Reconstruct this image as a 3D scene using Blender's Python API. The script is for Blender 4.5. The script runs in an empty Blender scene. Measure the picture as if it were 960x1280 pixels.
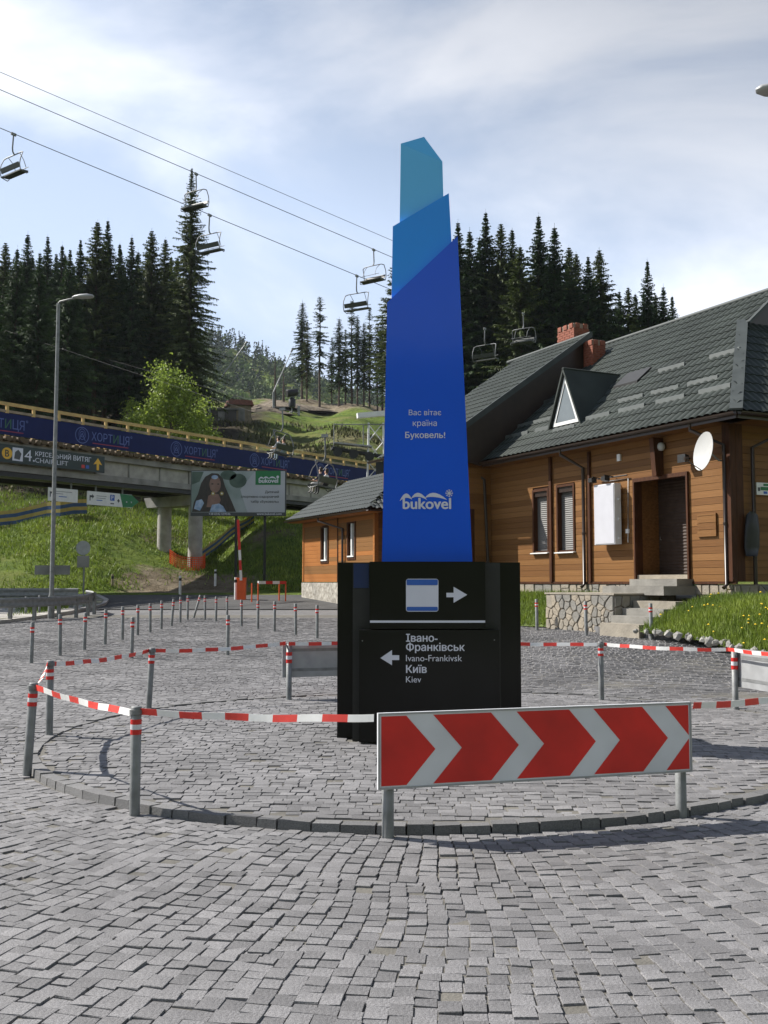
import bpy, math, random
import numpy as np
from mathutils import Vector, Matrix
random.seed(7); rng = np.random.default_rng(7)
R = math.radians
scn = bpy.context.scene
col = scn.collection

# ------------------------------------------------------------------ camera
EYE = 1.65; FPX = 1245.0; PITCH = math.atan(88/1245)
cam_d = bpy.data.cameras.new('camera'); cam = bpy.data.objects.new('camera', cam_d); col.objects.link(cam)
cam_d.sensor_fit = 'VERTICAL'; cam_d.sensor_height = 36; cam_d.lens = FPX/1280*36
cam_d.clip_start = .1; cam_d.clip_end = 4000
cam.location = (0, 0, EYE); cam.rotation_euler = (math.pi/2+PITCH, 0, 0)
scn.camera = cam
scn.render.resolution_x = 768; scn.render.resolution_y = 1024

# ------------------------------------------------------------------ world, sun, exposure
SUN_EL = R(43); SUN_AZ = R(-71)          # azimuth clockwise from +Y
w = bpy.data.worlds.new('World'); scn.world = w; w.use_nodes = True
nt = w.node_tree; N = nt.nodes; L_ = nt.links
for n_ in list(N): N.remove(n_)
out = N.new('ShaderNodeOutputWorld'); bg = N.new('ShaderNodeBackground'); bg.inputs['Strength'].default_value = .056
sky = N.new('ShaderNodeTexSky'); sky.sky_type = 'NISHITA'; sky.sun_disc = False
sky.sun_elevation = SUN_EL; sky.sun_rotation = SUN_AZ; sky.altitude = 900; sky.dust_density = 1.2; sky.ozone_density = 3.0; sky.air_density = 1.0
tc = N.new('ShaderNodeTexCoord'); mp = N.new('ShaderNodeMapping'); mp.inputs['Scale'].default_value = (1.5, 1.5, 3.2); mp.inputs['Location'].default_value = (3, 7, .3)
nz = N.new('ShaderNodeTexNoise'); nz.inputs['Scale'].default_value = 1.35; nz.inputs['Detail'].default_value = 9; nz.inputs['Roughness'].default_value = .56; nz.inputs['Distortion'].default_value = .5
rp = N.new('ShaderNodeValToRGB'); rp.color_ramp.elements[0].position = .44; rp.color_ramp.elements[1].position = .74
rp.color_ramp.elements[0].color = (.66, .66, .66, 1); rp.color_ramp.elements[1].color = (.97, .97, .97, 1)
mx = N.new('ShaderNodeMixRGB')
bw = N.new('ShaderNodeRGBToBW'); cl = N.new('ShaderNodeVectorMath'); cl.operation = 'SCALE'; vc = N.new('ShaderNodeValToRGB'); vc.color_ramp.elements[0].position = .40; vc.color_ramp.elements[1].position = .66; vc.color_ramp.elements[0].color = (.56, .66, .83, 1); vc.color_ramp.elements[1].color = (.90, .92, .97, 1); L_.new(nz.outputs['Fac'], vc.inputs['Fac']); vk = N.new('ShaderNodeVectorMath'); vk.operation = 'SCALE'; vk.inputs['Scale'].default_value = 4.5; L_.new(vc.outputs['Color'], vk.inputs[0]); L_.new(vk.outputs['Vector'], cl.inputs[0])
L_.new(sky.outputs['Color'], bw.inputs['Color']); pw = N.new('ShaderNodeMath'); pw.operation = 'POWER'; pw.inputs[1].default_value = 1.5; L_.new(bw.outputs['Val'], pw.inputs[0])
cap = N.new('ShaderNodeMath'); cap.operation = 'MINIMUM'; cap.inputs[1].default_value = 3.9
L_.new(pw.outputs['Value'], cap.inputs[0]); L_.new(cap.outputs['Value'], cl.inputs['Scale']); L_.new(cl.outputs['Vector'], mx.inputs['Color2'])
L_.new(tc.outputs['Generated'], mp.inputs['Vector']); L_.new(mp.outputs['Vector'], nz.inputs['Vector']); L_.new(nz.outputs['Fac'], rp.inputs['Fac'])
sz = N.new('ShaderNodeSeparateXYZ'); L_.new(tc.outputs['Generated'], sz.inputs['Vector'])
hz_ = N.new('ShaderNodeMapRange'); hz_.inputs['From Min'].default_value = .32; hz_.inputs['From Max'].default_value = 1.0; hz_.inputs['To Min'].default_value = 1.0; hz_.inputs['To Max'].default_value = .12
L_.new(sz.outputs['Z'], hz_.inputs['Value']); vf = N.new('ShaderNodeMath'); vf.operation = 'MULTIPLY'; L_.new(rp.outputs['Color'], vf.inputs[0]); L_.new(hz_.outputs['Result'], vf.inputs[1])
L_.new(vf.outputs['Value'], mx.inputs['Fac']); L_.new(sky.outputs['Color'], mx.inputs['Color1']); L_.new(mx.outputs['Color'], bg.inputs['Color']); L_.new(bg.outputs['Background'], out.inputs['Surface'])
sd = bpy.data.lights.new('sun', 'SUN'); sd.energy = 5.0; sd.angle = R(.53); sd.color = (1, .955, .88)
so = bpy.data.objects.new('sun', sd); col.objects.link(so)
SUNV = Vector((math.sin(SUN_AZ)*math.cos(SUN_EL), math.cos(SUN_AZ)*math.cos(SUN_EL), math.sin(SUN_EL)))
so.rotation_euler = SUNV.to_track_quat('Z', 'Y').to_euler(); so.location = SUNV*60
vs = scn.view_settings; vs.view_transform = 'Standard'; vs.look = 'None'; vs.gamma = 1; vs.exposure = 0.72; vs.use_curve_mapping = False

# ------------------------------------------------------------------ helpers
def ray(px, py):
    a, b = px-480, 640-py
    return Vector((a, FPX*math.cos(PITCH)-b*math.sin(PITCH), FPX*math.sin(PITCH)+b*math.cos(PITCH)))/FPX
CAM = Vector((0, 0, EYE))
def sm(a, b, x):
    t = np.clip((x-a)/(b-a), 0, 1); return t*t*(3-2*t)
TY = [-400, 14, 16, 20, 24, 28, 34, 40, 45, 60, 2000]; TZ = [0, 0, .03, .1, .26, .34, .45, .85, 1.15, 1.3, 1.3]
def flat(x, y):
    return np.interp(y, TY, TZ) + .075*np.clip(x, 0, 9)*sm(14, 20, y)
def G(x, y):
    x = np.asarray(x, float); y = np.asarray(y, float)
    z = flat(x, y)
    yb = 45+13*sm(-7, 6, x)+5.0*np.exp(-((x+9.3)/4.2)**2)
    d = np.clip(y-yb, 0, None)
    hill = .30*np.minimum(d, 14)+.252*np.clip(np.minimum(d, 119)-14, 0, None)
    hill = hill*(1-.62*sm(168, 330, y))
    hill += sm(3, 12, d)*(.35*np.sin(x*.21+1)*np.cos(y*.17)+.22*np.sin(x*.53+y*.31)+.12*np.sin(x*1.1-y*.7))
    ridge = np.interp(x, [-900, -500, -260, -112, -30, 120, 400, 900], [120, 170, 205, 150, 120, 70, 110, 90])
    m = ridge*sm(300, 640, y)*(1-.5*sm(660, 1000, y))+sm(330, 420, y)*(3*np.sin(x*.05)*np.sin(y*.043)+2*np.sin(x*.11+y*.07))
    hill = np.maximum(hill, m)
    back = np.clip(-38-y, 0, 170)*.34*sm(-38, -60, y)+np.clip(x-48, 0, 120)*.30*sm(60, 20, y)  # unseen rises behind and right of the camera, added to cut sky light
    return z+hill+back
def gz(x, y): return float(G(x, y))
def gp(px, py, far=400):
    r = ray(px, py); t = 2.0; s = .05
    while t < far:
        p = CAM+r*t
        if p.z <= gz(p.x, p.y): return p
        t += s+t*.002
    return CAM+r*far
def at(px, py, Y):                      # point on the pixel's ray at distance Y along the ground axis
    r = ray(px, py); return CAM+r*(Y/r.y)

def tag(o, label=None, cat=None, group=None, kind=None):
    if label: o['label'] = label
    if cat: o['category'] = cat
    if group: o['group'] = group
    if kind: o['kind'] = kind
    return o
def empty(name, loc=(0, 0, 0), rz=0, label=None, cat=None, group=None):
    o = bpy.data.objects.new(name, None); col.objects.link(o); o.location = loc; o.rotation_euler = (0, 0, rz); o.empty_display_size = .2
    return tag(o, label, cat, group)
def link(name, me, parent=None):
    o = bpy.data.objects.new(name, me); col.objects.link(o)
    if parent is not None: o.parent = parent
    return o
def copy_tree(o, parent=None):
    c = o.copy(); col.objects.link(c); c.parent = parent
    for ch in list(o.children): copy_tree(ch, c)
    return c

class MB:
    def __init__(s): s.v = []; s.f = []; s.m = []; s.sm = []
    def add(s, vs, fs, mi=0, smooth=False):
        b = len(s.v); s.v += [tuple(v) for v in vs]
        for f in fs: s.f.append(tuple(i+b for i in f)); s.m.append(mi); s.sm.append(smooth)
        return s
    def box(s, x0, x1, y0, y1, z0, z1, mi=0):
        if x0 > x1: x0, x1 = x1, x0
        if y0 > y1: y0, y1 = y1, y0
        if z0 > z1: z0, z1 = z1, z0
        return s.add([(x0,y0,z0),(x1,y0,z0),(x1,y1,z0),(x0,y1,z0),(x0,y0,z1),(x1,y0,z1),(x1,y1,z1),(x0,y1,z1)],
                     [(0,3,2,1),(4,5,6,7),(0,1,5,4),(1,2,6,5),(2,3,7,6),(3,0,4,7)], mi)
    def hexa(s, b, t, mi=0):            # 4 bottom, 4 top points (ccw from above)
        return s.add(list(b)+list(t), [(0,3,2,1),(4,5,6,7),(0,1,5,4),(1,2,6,5),(2,3,7,6),(3,0,4,7)], mi)
    def prism(s, poly, vec, mi=0):      # closed polygon of 3-D points, extruded along vec
        n = len(poly); vec = Vector(vec); a = [Vector(p) for p in poly]; b = [p+vec for p in a]
        nrm = Vector((0,0,0))
        for i in range(n): nrm += a[i].cross(a[(i+1) % n])
        up = nrm.dot(vec) > 0
        fs = []
        if up:
            fs.append(tuple(range(n-1, -1, -1))); fs.append(tuple(range(n, 2*n)))
            fs += [(i, (i+1) % n, n+(i+1) % n, n+i) for i in range(n)]
        else:
            fs.append(tuple(range(n))); fs.append(tuple(range(2*n-1, n-1, -1)))
            fs += [(i, n+i, n+(i+1) % n, (i+1) % n) for i in range(n)]
        return s.add(a+b, fs, mi)
    def tube(s, pts, r, n=8, mi=0, cap=True, smooth=True):
        pts = [Vector(p) for p in pts]; k = len(pts)
        rs = r if isinstance(r, (list, tuple)) else [r]*k
        t0 = (pts[1]-pts[0]).normalized(); ref = Vector((0,0,1)) if abs(t0.z) < .9 else Vector((1,0,0))
        V = []
        for i, p in enumerate(pts):
            t = (pts[min(i+1, k-1)]-pts[max(i-1, 0)]).normalized()
            a = t.cross(ref).normalized(); b = a.cross(t).normalized()
            for j in range(n):
                th = 2*math.pi*j/n; V.append(p+(a*math.cos(th)+b*math.sin(th))*rs[i])
        Fs = [(i*n+j, i*n+(j+1) % n, (i+1)*n+(j+1) % n, (i+1)*n+j) for i in range(k-1) for j in range(n)]
        Fs = [f[::-1] for f in Fs]
        s.add(V, Fs, mi, smooth)
        if cap:
            s.add(V[:n], [tuple(range(n))], mi); s.add(V[-n:], [tuple(range(n-1, -1, -1))], mi)
        return s
    def bar(s, p0, p1, w, h, mi=0, up=(0,0,1)):
        p0 = Vector(p0); p1 = Vector(p1); t = (p1-p0).normalized(); a = t.cross(Vector(up)).normalized()*w/2; b = a.cross(t).normalized()*h/2
        q = [p0-a-b, p0+a-b, p0+a+b, p0-a+b, p1-a-b, p1+a-b, p1+a+b, p1-a+b]
        return s.add(q, [(0,1,2,3),(7,6,5,4),(0,4,5,1),(1,5,6,2),(2,6,7,3),(3,7,4,0)], mi)
    def lathe(s, prof, n=16, mi=0, c=(0,0,0), smooth=True):
        V = []; c = Vector(c)
        for r, z in prof:
            for j in range(n):
                th = 2*math.pi*j/n; V.append(c+Vector((r*math.cos(th), r*math.sin(th), z)))
        Fs = [(i*n+j, i*n+(j+1) % n, (i+1)*n+(j+1) % n, (i+1)*n+j) for i in range(len(prof)-1) for j in range(n)]
        s.add(V, Fs, mi, smooth)
        if prof[-1][0] > 1e-4: s.add(V[-n:], [tuple(range(n))], mi)
        if prof[0][0] > 1e-4: s.add(V[:n], [tuple(range(n-1, -1, -1))], mi)
        return s
    def mesh(s, name, mats, origin=None):
        me = bpy.data.meshes.new(name)
        o = Vector(origin) if origin is not None else Vector((0,0,0))
        me.from_pydata([tuple(Vector(v)-o) for v in s.v], [], s.f)
        if not isinstance(mats, (list, tuple)): mats = [mats]
        for m_ in mats: me.materials.append(m_)
        me.polygons.foreach_set('material_index', s.m); me.polygons.foreach_set('use_smooth', s.sm)
        me.update(); return me
    def build(s, name, mats, parent=None, origin=None):
        o = link(name, s.mesh(name, mats, origin), parent)
        if origin is not None: o.location = origin
        return o
def npmesh(name, V, F, mat, tone=None, smooth=False):
    V = np.asarray(V, np.float32); F = np.asarray(F, np.int32); k = F.shape[1]
    me = bpy.data.meshes.new(name); me.vertices.add(len(V)); me.vertices.foreach_set('co', V.ravel())
    me.loops.add(F.size); me.loops.foreach_set('vertex_index', F.ravel())
    me.polygons.add(len(F)); me.polygons.foreach_set('loop_start', np.arange(len(F), dtype=np.int32)*k)
    if tone is not None:
        a = me.attributes.new('tone', 'FLOAT', 'POINT'); a.data.foreach_set('value', np.asarray(tone, np.float32))
    for m_ in (mat if isinstance(mat, (list, tuple)) else [mat]): me.materials.append(m_)
    me.update(calc_edges=True)
    me.polygons.foreach_set('use_smooth', [bool(smooth)]*len(F))
    return me

# ------------------------------------------------------------------ materials
def M(name, c, rough=.6, metal=0, var=.18, scale=4, bump=0, bscale=60, c2=None, tone=0, coat=0, stretch=None, detail=6, spec=.5, trans=0):
    m = bpy.data.materials.new(name); m.use_nodes = True; t = m.node_tree; b = t.nodes['Principled BSDF']
    b.inputs['Roughness'].default_value = rough; b.inputs['Metallic'].default_value = metal; b.inputs['Coat Weight'].default_value = coat
    b.inputs['Specular IOR Level'].default_value = spec
    if c2 is None: c1 = [x*(1-var) for x in c]; c2 = [min(1, x*(1+var)) for x in c]
    else: c1 = c
    tcn = t.nodes.new('ShaderNodeTexCoord'); src = tcn.outputs['Object']
    if stretch:
        mpn = t.nodes.new('ShaderNodeMapping'); mpn.inputs['Scale'].default_value = stretch; t.links.new(src, mpn.inputs['Vector']); src = mpn.outputs['Vector']
    n1 = t.nodes.new('ShaderNodeTexNoise'); n1.inputs['Scale'].default_value = scale; n1.inputs['Detail'].default_value = detail; t.links.new(src, n1.inputs['Vector'])
    r1 = t.nodes.new('ShaderNodeValToRGB'); r1.color_ramp.elements[0].position = .3; r1.color_ramp.elements[1].position = .7
    r1.color_ramp.elements[0].color = (*c1, 1); r1.color_ramp.elements[1].color = (*c2, 1)
    t.links.new(n1.outputs['Fac'], r1.inputs['Fac']); cs = r1.outputs['Color']
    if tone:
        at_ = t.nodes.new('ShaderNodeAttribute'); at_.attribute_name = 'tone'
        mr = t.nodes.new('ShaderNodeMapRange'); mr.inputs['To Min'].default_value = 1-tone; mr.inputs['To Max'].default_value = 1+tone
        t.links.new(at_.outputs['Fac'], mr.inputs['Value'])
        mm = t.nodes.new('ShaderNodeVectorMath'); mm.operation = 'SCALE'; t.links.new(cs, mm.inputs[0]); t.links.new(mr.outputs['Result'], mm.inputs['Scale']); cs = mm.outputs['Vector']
    t.links.new(cs, b.inputs['Base Color'])
    if bump:
        n2 = t.nodes.new('ShaderNodeTexNoise'); n2.inputs['Scale'].default_value = bscale; n2.inputs['Detail'].default_value = 5; t.links.new(src, n2.inputs['Vector'])
        bp = t.nodes.new('ShaderNodeBump'); bp.inputs['Strength'].default_value = bump; bp.inputs['Distance'].default_value = .02
        t.links.new(n2.outputs['Fac'], bp.inputs['Height']); t.links.new(bp.outputs['Normal'], b.inputs['Normal'])
    if trans:
        tr = t.nodes.new('ShaderNodeBsdfTranslucent'); t.links.new(cs, tr.inputs['Color']); ms = t.nodes.new('ShaderNodeMixShader'); ms.inputs['Fac'].default_value = trans
        o_ = t.nodes['Material Output']; t.links.new(b.outputs['BSDF'], ms.inputs[1]); t.links.new(tr.outputs['BSDF'], ms.inputs[2]); t.links.new(ms.outputs['Shader'], o_.inputs['Surface'])
    return m
def M_speckle(name, c, tone, speck=.62, bump=.5):
    m = M(name, c, rough=.78, var=.2, scale=.8, tone=tone, detail=7)
    t = m.node_tree; b = t.nodes['Principled BSDF']; src = t.nodes['Texture Coordinate'].outputs['Object']
    old = b.inputs['Base Color'].links[0].from_socket
    n = t.nodes.new('ShaderNodeTexNoise'); n.inputs['Scale'].default_value = 170; n.inputs['Detail'].default_value = 3; n.inputs['Roughness'].default_value = .7; t.links.new(src, n.inputs['Vector'])
    mr = t.nodes.new('ShaderNodeMapRange'); mr.inputs['From Min'].default_value = .3; mr.inputs['From Max'].default_value = .7; mr.inputs['To Min'].default_value = 1-speck; mr.inputs['To Max'].default_value = 1+speck
    t.links.new(n.outputs['Fac'], mr.inputs['Value'])
    mm = t.nodes.new('ShaderNodeVectorMath'); mm.operation = 'SCALE'; t.links.new(old, mm.inputs[0]); t.links.new(mr.outputs['Result'], mm.inputs['Scale']); t.links.new(mm.outputs['Vector'], b.inputs['Base Color'])
    n2 = t.nodes.new('ShaderNodeTexNoise'); n2.inputs['Scale'].default_value = 85; n2.inputs['Detail'].default_value = 6; t.links.new(src, n2.inputs['Vector'])
    bp = t.nodes.new('ShaderNodeBump'); bp.inputs['Strength'].default_value = bump; bp.inputs['Distance'].default_value = .007
    t.links.new(n2.outputs['Fac'], bp.inputs['Height']); t.links.new(bp.outputs['Normal'], b.inputs['Normal'])
    return m
mt = {}
mt['cobble'] = M_speckle('granite_sett', (.158,.154,.157), .24)
mt['kerbstone'] = M_speckle('kerb_granite', (.145,.142,.142), .2)
mt['joint'] = M('sandy_joint', (.16,.15,.13), .95, scale=3, bump=.4, bscale=80, c2=(.09,.085,.075))
mt['asphalt'] = M('asphalt', (.055,.055,.055), .9, var=.25, scale=2, bump=.3, bscale=120)
mt['concrete'] = M('concrete', (.36,.34,.31), .85, var=.22, scale=2.5, bump=.25, bscale=30)
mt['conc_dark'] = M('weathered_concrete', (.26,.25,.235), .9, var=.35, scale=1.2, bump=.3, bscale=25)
mt['steel'] = M('galvanised_steel', (.20,.205,.205), .55, .25, var=.22, scale=9, bump=.1, bscale=40)
mt['grey_metal'] = M('grey_painted_metal', (.34,.345,.35), .5, .2, var=.12, scale=6)
mt['white'] = M('white_paint', (.72,.72,.71), .5, var=.06, scale=5)
mt['white_refl'] = M('white_reflective_film', (.64,.65,.68), .45, var=.10, scale=2.5)
mt['red'] = M('red_reflective_film', (.60,.016,.012), .42, var=.2, scale=2.5, bump=.05, bscale=8)
mt['tapered'] = M('red_tape', (.70,.05,.035), .5, var=.12, scale=9)
mt['tapewhite'] = M('white_tape', (.80,.79,.77), .5, var=.07, scale=9)
mt['black_gloss'] = M('black_gloss_panel', (.003,.003,.0034), .3, var=.3, scale=3, coat=.0, spec=.25)
mt['black'] = M('black_paint', (.012,.012,.012), .5, var=.3, scale=5)
mt['blue_dark'] = M('deep_blue_panel', (.0015,.085,.66), .1, var=.05, scale=1.2, spec=.4, bump=.12, bscale=1.6)
mt['blue_mid'] = M('mid_blue_panel', (.008,.27,.84), .1, var=.05, scale=1.2, spec=.4, bump=.12, bscale=1.6)
mt['blue_light'] = M('sky_blue_panel', (.11,.47,.84), .1, var=.05, scale=1.2, spec=.4, bump=.12, bscale=1.6)
mt['letter'] = M('white_lettering', (.62,.63,.72), .5, var=.03, scale=5)
mt['sign_blue'] = M('sign_blue', (.02,.10,.42), .45, var=.06)
mt['wood'] = M('stained_planks', (.145,.065,.019), .55, c2=(.235,.115,.040), scale=2.2, stretch=(1.1, 6, 14), bump=.15, bscale=30, spec=.2)
mt['wood2'] = M('stained_planks_honey', (.17,.079,.025), .55, c2=(.26,.128,.046), scale=2.2, stretch=(1.1, 6, 14), bump=.15, bscale=30, spec=.2)
mt['wood3'] = M('stained_planks_brown', (.108,.047,.014), .55, c2=(.20,.092,.03), scale=2.2, stretch=(1.1, 6, 14), bump=.15, bscale=30, spec=.2)
mt['wood_trim'] = M('dark_stained_trim', (.06,.022,.009), .6, spec=.2, var=.3, scale=6, stretch=(3,3,.5))
mt['annexwood'] = M('reddish_planks', (.30,.108,.028), .55, c2=(.40,.165,.048), scale=2.2, stretch=(1.1, 6, 14), bump=.15, bscale=30, spec=.2)
mt['rooftile'] = M('grey_green_roof_tile', (.036,.043,.038), .55, .0, var=.25, scale=1.3, bump=.1, bscale=30, spec=.25)
mt['roof_edge'] = M('grey_roof_flashing', (.06,.068,.067), .55, .0, var=.15, scale=3, spec=.25)
mt['guard'] = M('light_snow_guard', (.08,.09,.087), .6, .0, var=.12, scale=3)
mt['oldroof'] = M('rusty_grey_roof', (.16,.13,.125), .7, var=.35, scale=1.6, c2=(.30,.30,.30))
mt['pipe'] = M('dark_brown_pipe', (.03,.018,.013), .35, var=.15)
mt['brick'] = M('red_brick', (.25,.075,.042), .8, var=.3, scale=3, bump=.3)
mt['mortar'] = M('mortar', (.28,.21,.17), .9, var=.2)
mt['stone'] = M('beige_flagstone', (.265,.235,.19), .85, var=.25, scale=2.5, bump=.5, bscale=25, tone=0)
mt['stone2'] = M('tan_flagstone', (.30,.258,.2), .85, var=.25, scale=2.5, bump=.5, bscale=25)
mt['stone3'] = M('grey_flagstone', (.20,.19,.17), .85, var=.25, scale=2.5, bump=.5, bscale=25)
mt['stonejoint'] = M('stone_joint', (.16,.13,.10), .95, var=.25, scale=8, bump=.4)
mt['rubble'] = M('annex_rubble_plinth', (.20,.18,.15), .9, c2=(.52,.49,.43), scale=7, bump=.9, bscale=14)
mt['rock'] = M('pale_rock', (.27,.26,.24), .85, var=.3, scale=6, bump=.5, bscale=20)
mt['shutter'] = M('grey_shutter', (.13,.125,.12), .5, var=.12, scale=6)
mt['shutter_brown'] = M('brown_roller_door', (.045,.028,.02), .55, var=.2, scale=6, spec=.25)
mt['glass'] = M('window_glass', (.14,.16,.17), .08, var=.15, scale=2)
mt['dish'] = M('white_dish', (.42,.42,.41), .45, var=.04)
mt['film'] = M('white_backlit_film', (.50,.50,.54), .45, var=.04)
mt['bark'] = M('spruce_bark', (.085,.06,.045), .9, var=.4, scale=9, bump=.6, bscale=20, stretch=(3,3,.6))
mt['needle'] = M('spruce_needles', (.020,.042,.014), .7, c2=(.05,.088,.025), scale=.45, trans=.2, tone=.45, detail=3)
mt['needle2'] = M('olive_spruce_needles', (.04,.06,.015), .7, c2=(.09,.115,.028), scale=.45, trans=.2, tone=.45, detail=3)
mt['leaf'] = M('spring_leaves', (.16,.23,.03), .55, c2=(.28,.36,.06), scale=.9, trans=.45, tone=.35)
mt['farleaf'] = M('far_broadleaf_crowns', (.06,.105,.025), .8, c2=(.15,.20,.045), scale=.035, tone=.4, detail=2)
mt['farspruce'] = M('far_spruce_crowns', (.012,.028,.012), .8, c2=(.03,.055,.02), scale=.05, tone=.4, detail=2)
mt['grassblade'] = M('grass_blades', (.10,.16,.018), .6, c2=(.21,.27,.035), scale=.8, trans=.3, tone=.4)
mt['dandelion'] = M('dandelion_yellow', (.80,.55,.02), .6, var=.15, scale=40)
mt['soil'] = M('brown_soil', (.10,.075,.05), .95, c2=(.22,.18,.13), scale=2.5, bump=.8, bscale=10)
mt['yellowwood'] = M('yellow_painted_timber', (.50,.34,.12), .6, var=.22, scale=3)
mt['logs'] = M('log_ends', (.06,.04,.022), .9, c2=(.18,.13,.075), scale=1.5)
mt['banner'] = M('navy_banner', (.006,.013,.085), .6, var=.1, scale=2, spec=.2)
mt['print_blue'] = M('banner_print_blue', (.07,.11,.33), .55, var=.05)
mt['print_red'] = M('banner_print_red', (.28,.02,.05), .55, var=.05)
mt['print_green'] = M('banner_print_green', (.02,.11,.05), .55, var=.05)
mt['signdark'] = M('dark_green_sign', (.012,.028,.026), .5, var=.1)
mt['yellow'] = M('yellow_paint', (.75,.42,.02), .5, var=.08)
mt['green'] = M('green_print', (.012,.17,.055), .5, var=.08)
mt['darkgrey'] = M('dark_grey_print', (.05,.055,.06), .5, var=.08)
mt['skin'] = M('skin', (.48,.27,.18), .55, var=.08, scale=10)
mt['hair'] = M('dark_hair', (.03,.018,.012), .6, var=.3, scale=20)
mt['orange'] = M('orange_plastic', (.72,.10,.015), .5, var=.1)
mt['meshblue'] = M('fence_fabric_blue', (.03,.07,.17), .8, var=.15)
mt['meshyellow'] = M('fence_fabric_yellow', (.33,.26,.07), .8, var=.15)
mt['seat'] = M('dark_seat', (.03,.034,.03), .5, var=.2)
mt['cable'] = M('steel_cable', (.022,.022,.025), .7, .0, var=.1)
mt['chairframe'] = M('grey_tube_steel', (.15,.155,.16), .5, .3, var=.12, scale=6)
mt['timber'] = M('bleached_timber', (.30,.24,.17), .8, var=.3, scale=3)
mt['redroof'] = M('rust_red_roof', (.20,.075,.04), .7, var=.25)

# terrain material: meadow with scrub and bare earth
def terrain_mat():
    m = bpy.data.materials.new('hill_meadow'); m.use_nodes = True; t = m.node_tree; b = t.nodes['Principled BSDF']; b.inputs['Roughness'].default_value = .95; b.inputs['Specular IOR Level'].default_value = .15
    tcn = t.nodes.new('ShaderNodeTexCoord')
    def noise(s, d, r=.6):
        n = t.nodes.new('ShaderNodeTexNoise'); n.inputs['Scale'].default_value = s; n.inputs['Detail'].default_value = d; n.inputs['Roughness'].default_value = r; t.links.new(tcn.outputs['Object'], n.inputs['Vector']); return n.outputs['Fac']
    def ramp(f, a, b_, ca, cb):
        r = t.nodes.new('ShaderNodeValToRGB'); r.color_ramp.elements[0].position = a; r.color_ramp.elements[1].position = b_
        r.color_ramp.elements[0].color = (*ca, 1); r.color_ramp.elements[1].color = (*cb, 1); t.links.new(f, r.inputs['Fac']); return r.outputs['Color']
    def mix(f, a, b_):
        n = t.nodes.new('ShaderNodeMixRGB'); t.links.new(f, n.inputs['Fac'])
        for k_, s in (('Color1', a), ('Color2', b_)):
            if isinstance(s, tuple): n.inputs[k_].default_value = (*s, 1)
            else: t.links.new(s, n.inputs[k_])
        return n.outputs['Color']
    g = ramp(noise(1.1, 8), .32, .68, (.055,.095,.013), (.15,.20,.03))
    g = mix(ramp(noise(.16, 7), .5, .64, (0,0,0), (1,1,1)), g, (.15,.155,.045))
    e = ramp(noise(.7, 9, .7), .35, .7, (.10,.075,.045), (.30,.25,.18))
    sx = t.nodes.new('ShaderNodeSeparateXYZ'); t.links.new(tcn.outputs['Object'], sx.inputs['Vector'])
    # scrubby lower run (90-125 m), bare earth towards the crest and in patches
    def band(y0, y1, y2, y3):
        a = t.nodes.new('ShaderNodeMapRange'); a.interpolation_type = 'SMOOTHSTEP'; a.inputs['From Min'].default_value = y0; a.inputs['From Max'].default_value = y1; t.links.new(sx.outputs['Y'], a.inputs['Value'])
        c = t.nodes.new('ShaderNodeMapRange'); c.interpolation_type = 'SMOOTHSTEP'; c.inputs['From Min'].default_value = y2; c.inputs['From Max'].default_value = y3; c.inputs['To Min'].default_value = 1; c.inputs['To Max'].default_value = 0; t.links.new(sx.outputs['Y'], c.inputs['Value'])
        p = t.nodes.new('ShaderNodeMath'); p.operation = 'MULTIPLY'; t.links.new(a.outputs['Result'], p.inputs[0]); t.links.new(c.outputs['Result'], p.inputs[1]); return p.outputs['Value']
    def mul(a, b_):
        p = t.nodes.new('ShaderNodeMath'); p.operation = 'MULTIPLY'; t.links.new(a, p.inputs[0]); t.links.new(b_, p.inputs[1]); return p.outputs['Value']
    scrub = ramp(noise(.9, 9, .75), .4, .66, (.05,.055,.02), (.20,.18,.085))
    g = mix(mul(band(84, 92, 112, 120), ramp(noise(.35, 6), .36, .5, (0,0,0), (1,1,1))), g, scrub)
    g = mix(mul(band(148, 156, 168, 180), ramp(noise(.22, 7), .36, .48, (0,0,0), (1,1,1))), g, e)
    g = mix(ramp(noise(.11, 9, .65), .60, .66, (0,0,0), (1,1,1)), g, e)
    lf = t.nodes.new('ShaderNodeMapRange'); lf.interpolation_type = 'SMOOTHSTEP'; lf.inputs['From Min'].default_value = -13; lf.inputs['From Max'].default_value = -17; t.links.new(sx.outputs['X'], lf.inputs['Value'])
    g = mix(mul(band(58, 62, 130, 140), lf.outputs['Result']), g, ramp(noise(1.4, 8, .7), .35, .65, (.022,.018,.010), (.07,.055,.03)))  # dark brown forest floor, the stand's shade put into its colour
    dm_ = t.nodes.new('ShaderNodeVectorMath'); dm_.operation = 'DISTANCE'; t.links.new(tcn.outputs['Object'], dm_.inputs[0]); dm_.inputs[1].default_value = (-9.6, 49.6, 1.9)
    dr_ = t.nodes.new('ShaderNodeMapRange'); dr_.inputs['From Min'].default_value = 4.6; dr_.inputs['From Max'].default_value = 1.2; t.links.new(dm_.outputs['Value'], dr_.inputs['Value'])
    ad_ = t.nodes.new('ShaderNodeMath'); ad_.operation = 'ADD'; t.links.new(dr_.outputs['Result'], ad_.inputs[0]); t.links.new(noise(.8, 6), ad_.inputs[1])
    g = mix(ramp(ad_.outputs['Value'], .72, .95, (0,0,0), (1,1,1)), g, e)
    t.links.new(g, b.inputs['Base Color'])
    bp = t.nodes.new('ShaderNodeBump'); bp.inputs['Strength'].default_value = .9; bp.inputs['Distance'].default_value = .35; t.links.new(noise(2.2, 9, .7), bp.inputs['Height']); t.links.new(bp.outputs['Normal'], b.inputs['Normal'])
    return m
mt['hill'] = terrain_mat()
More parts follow.
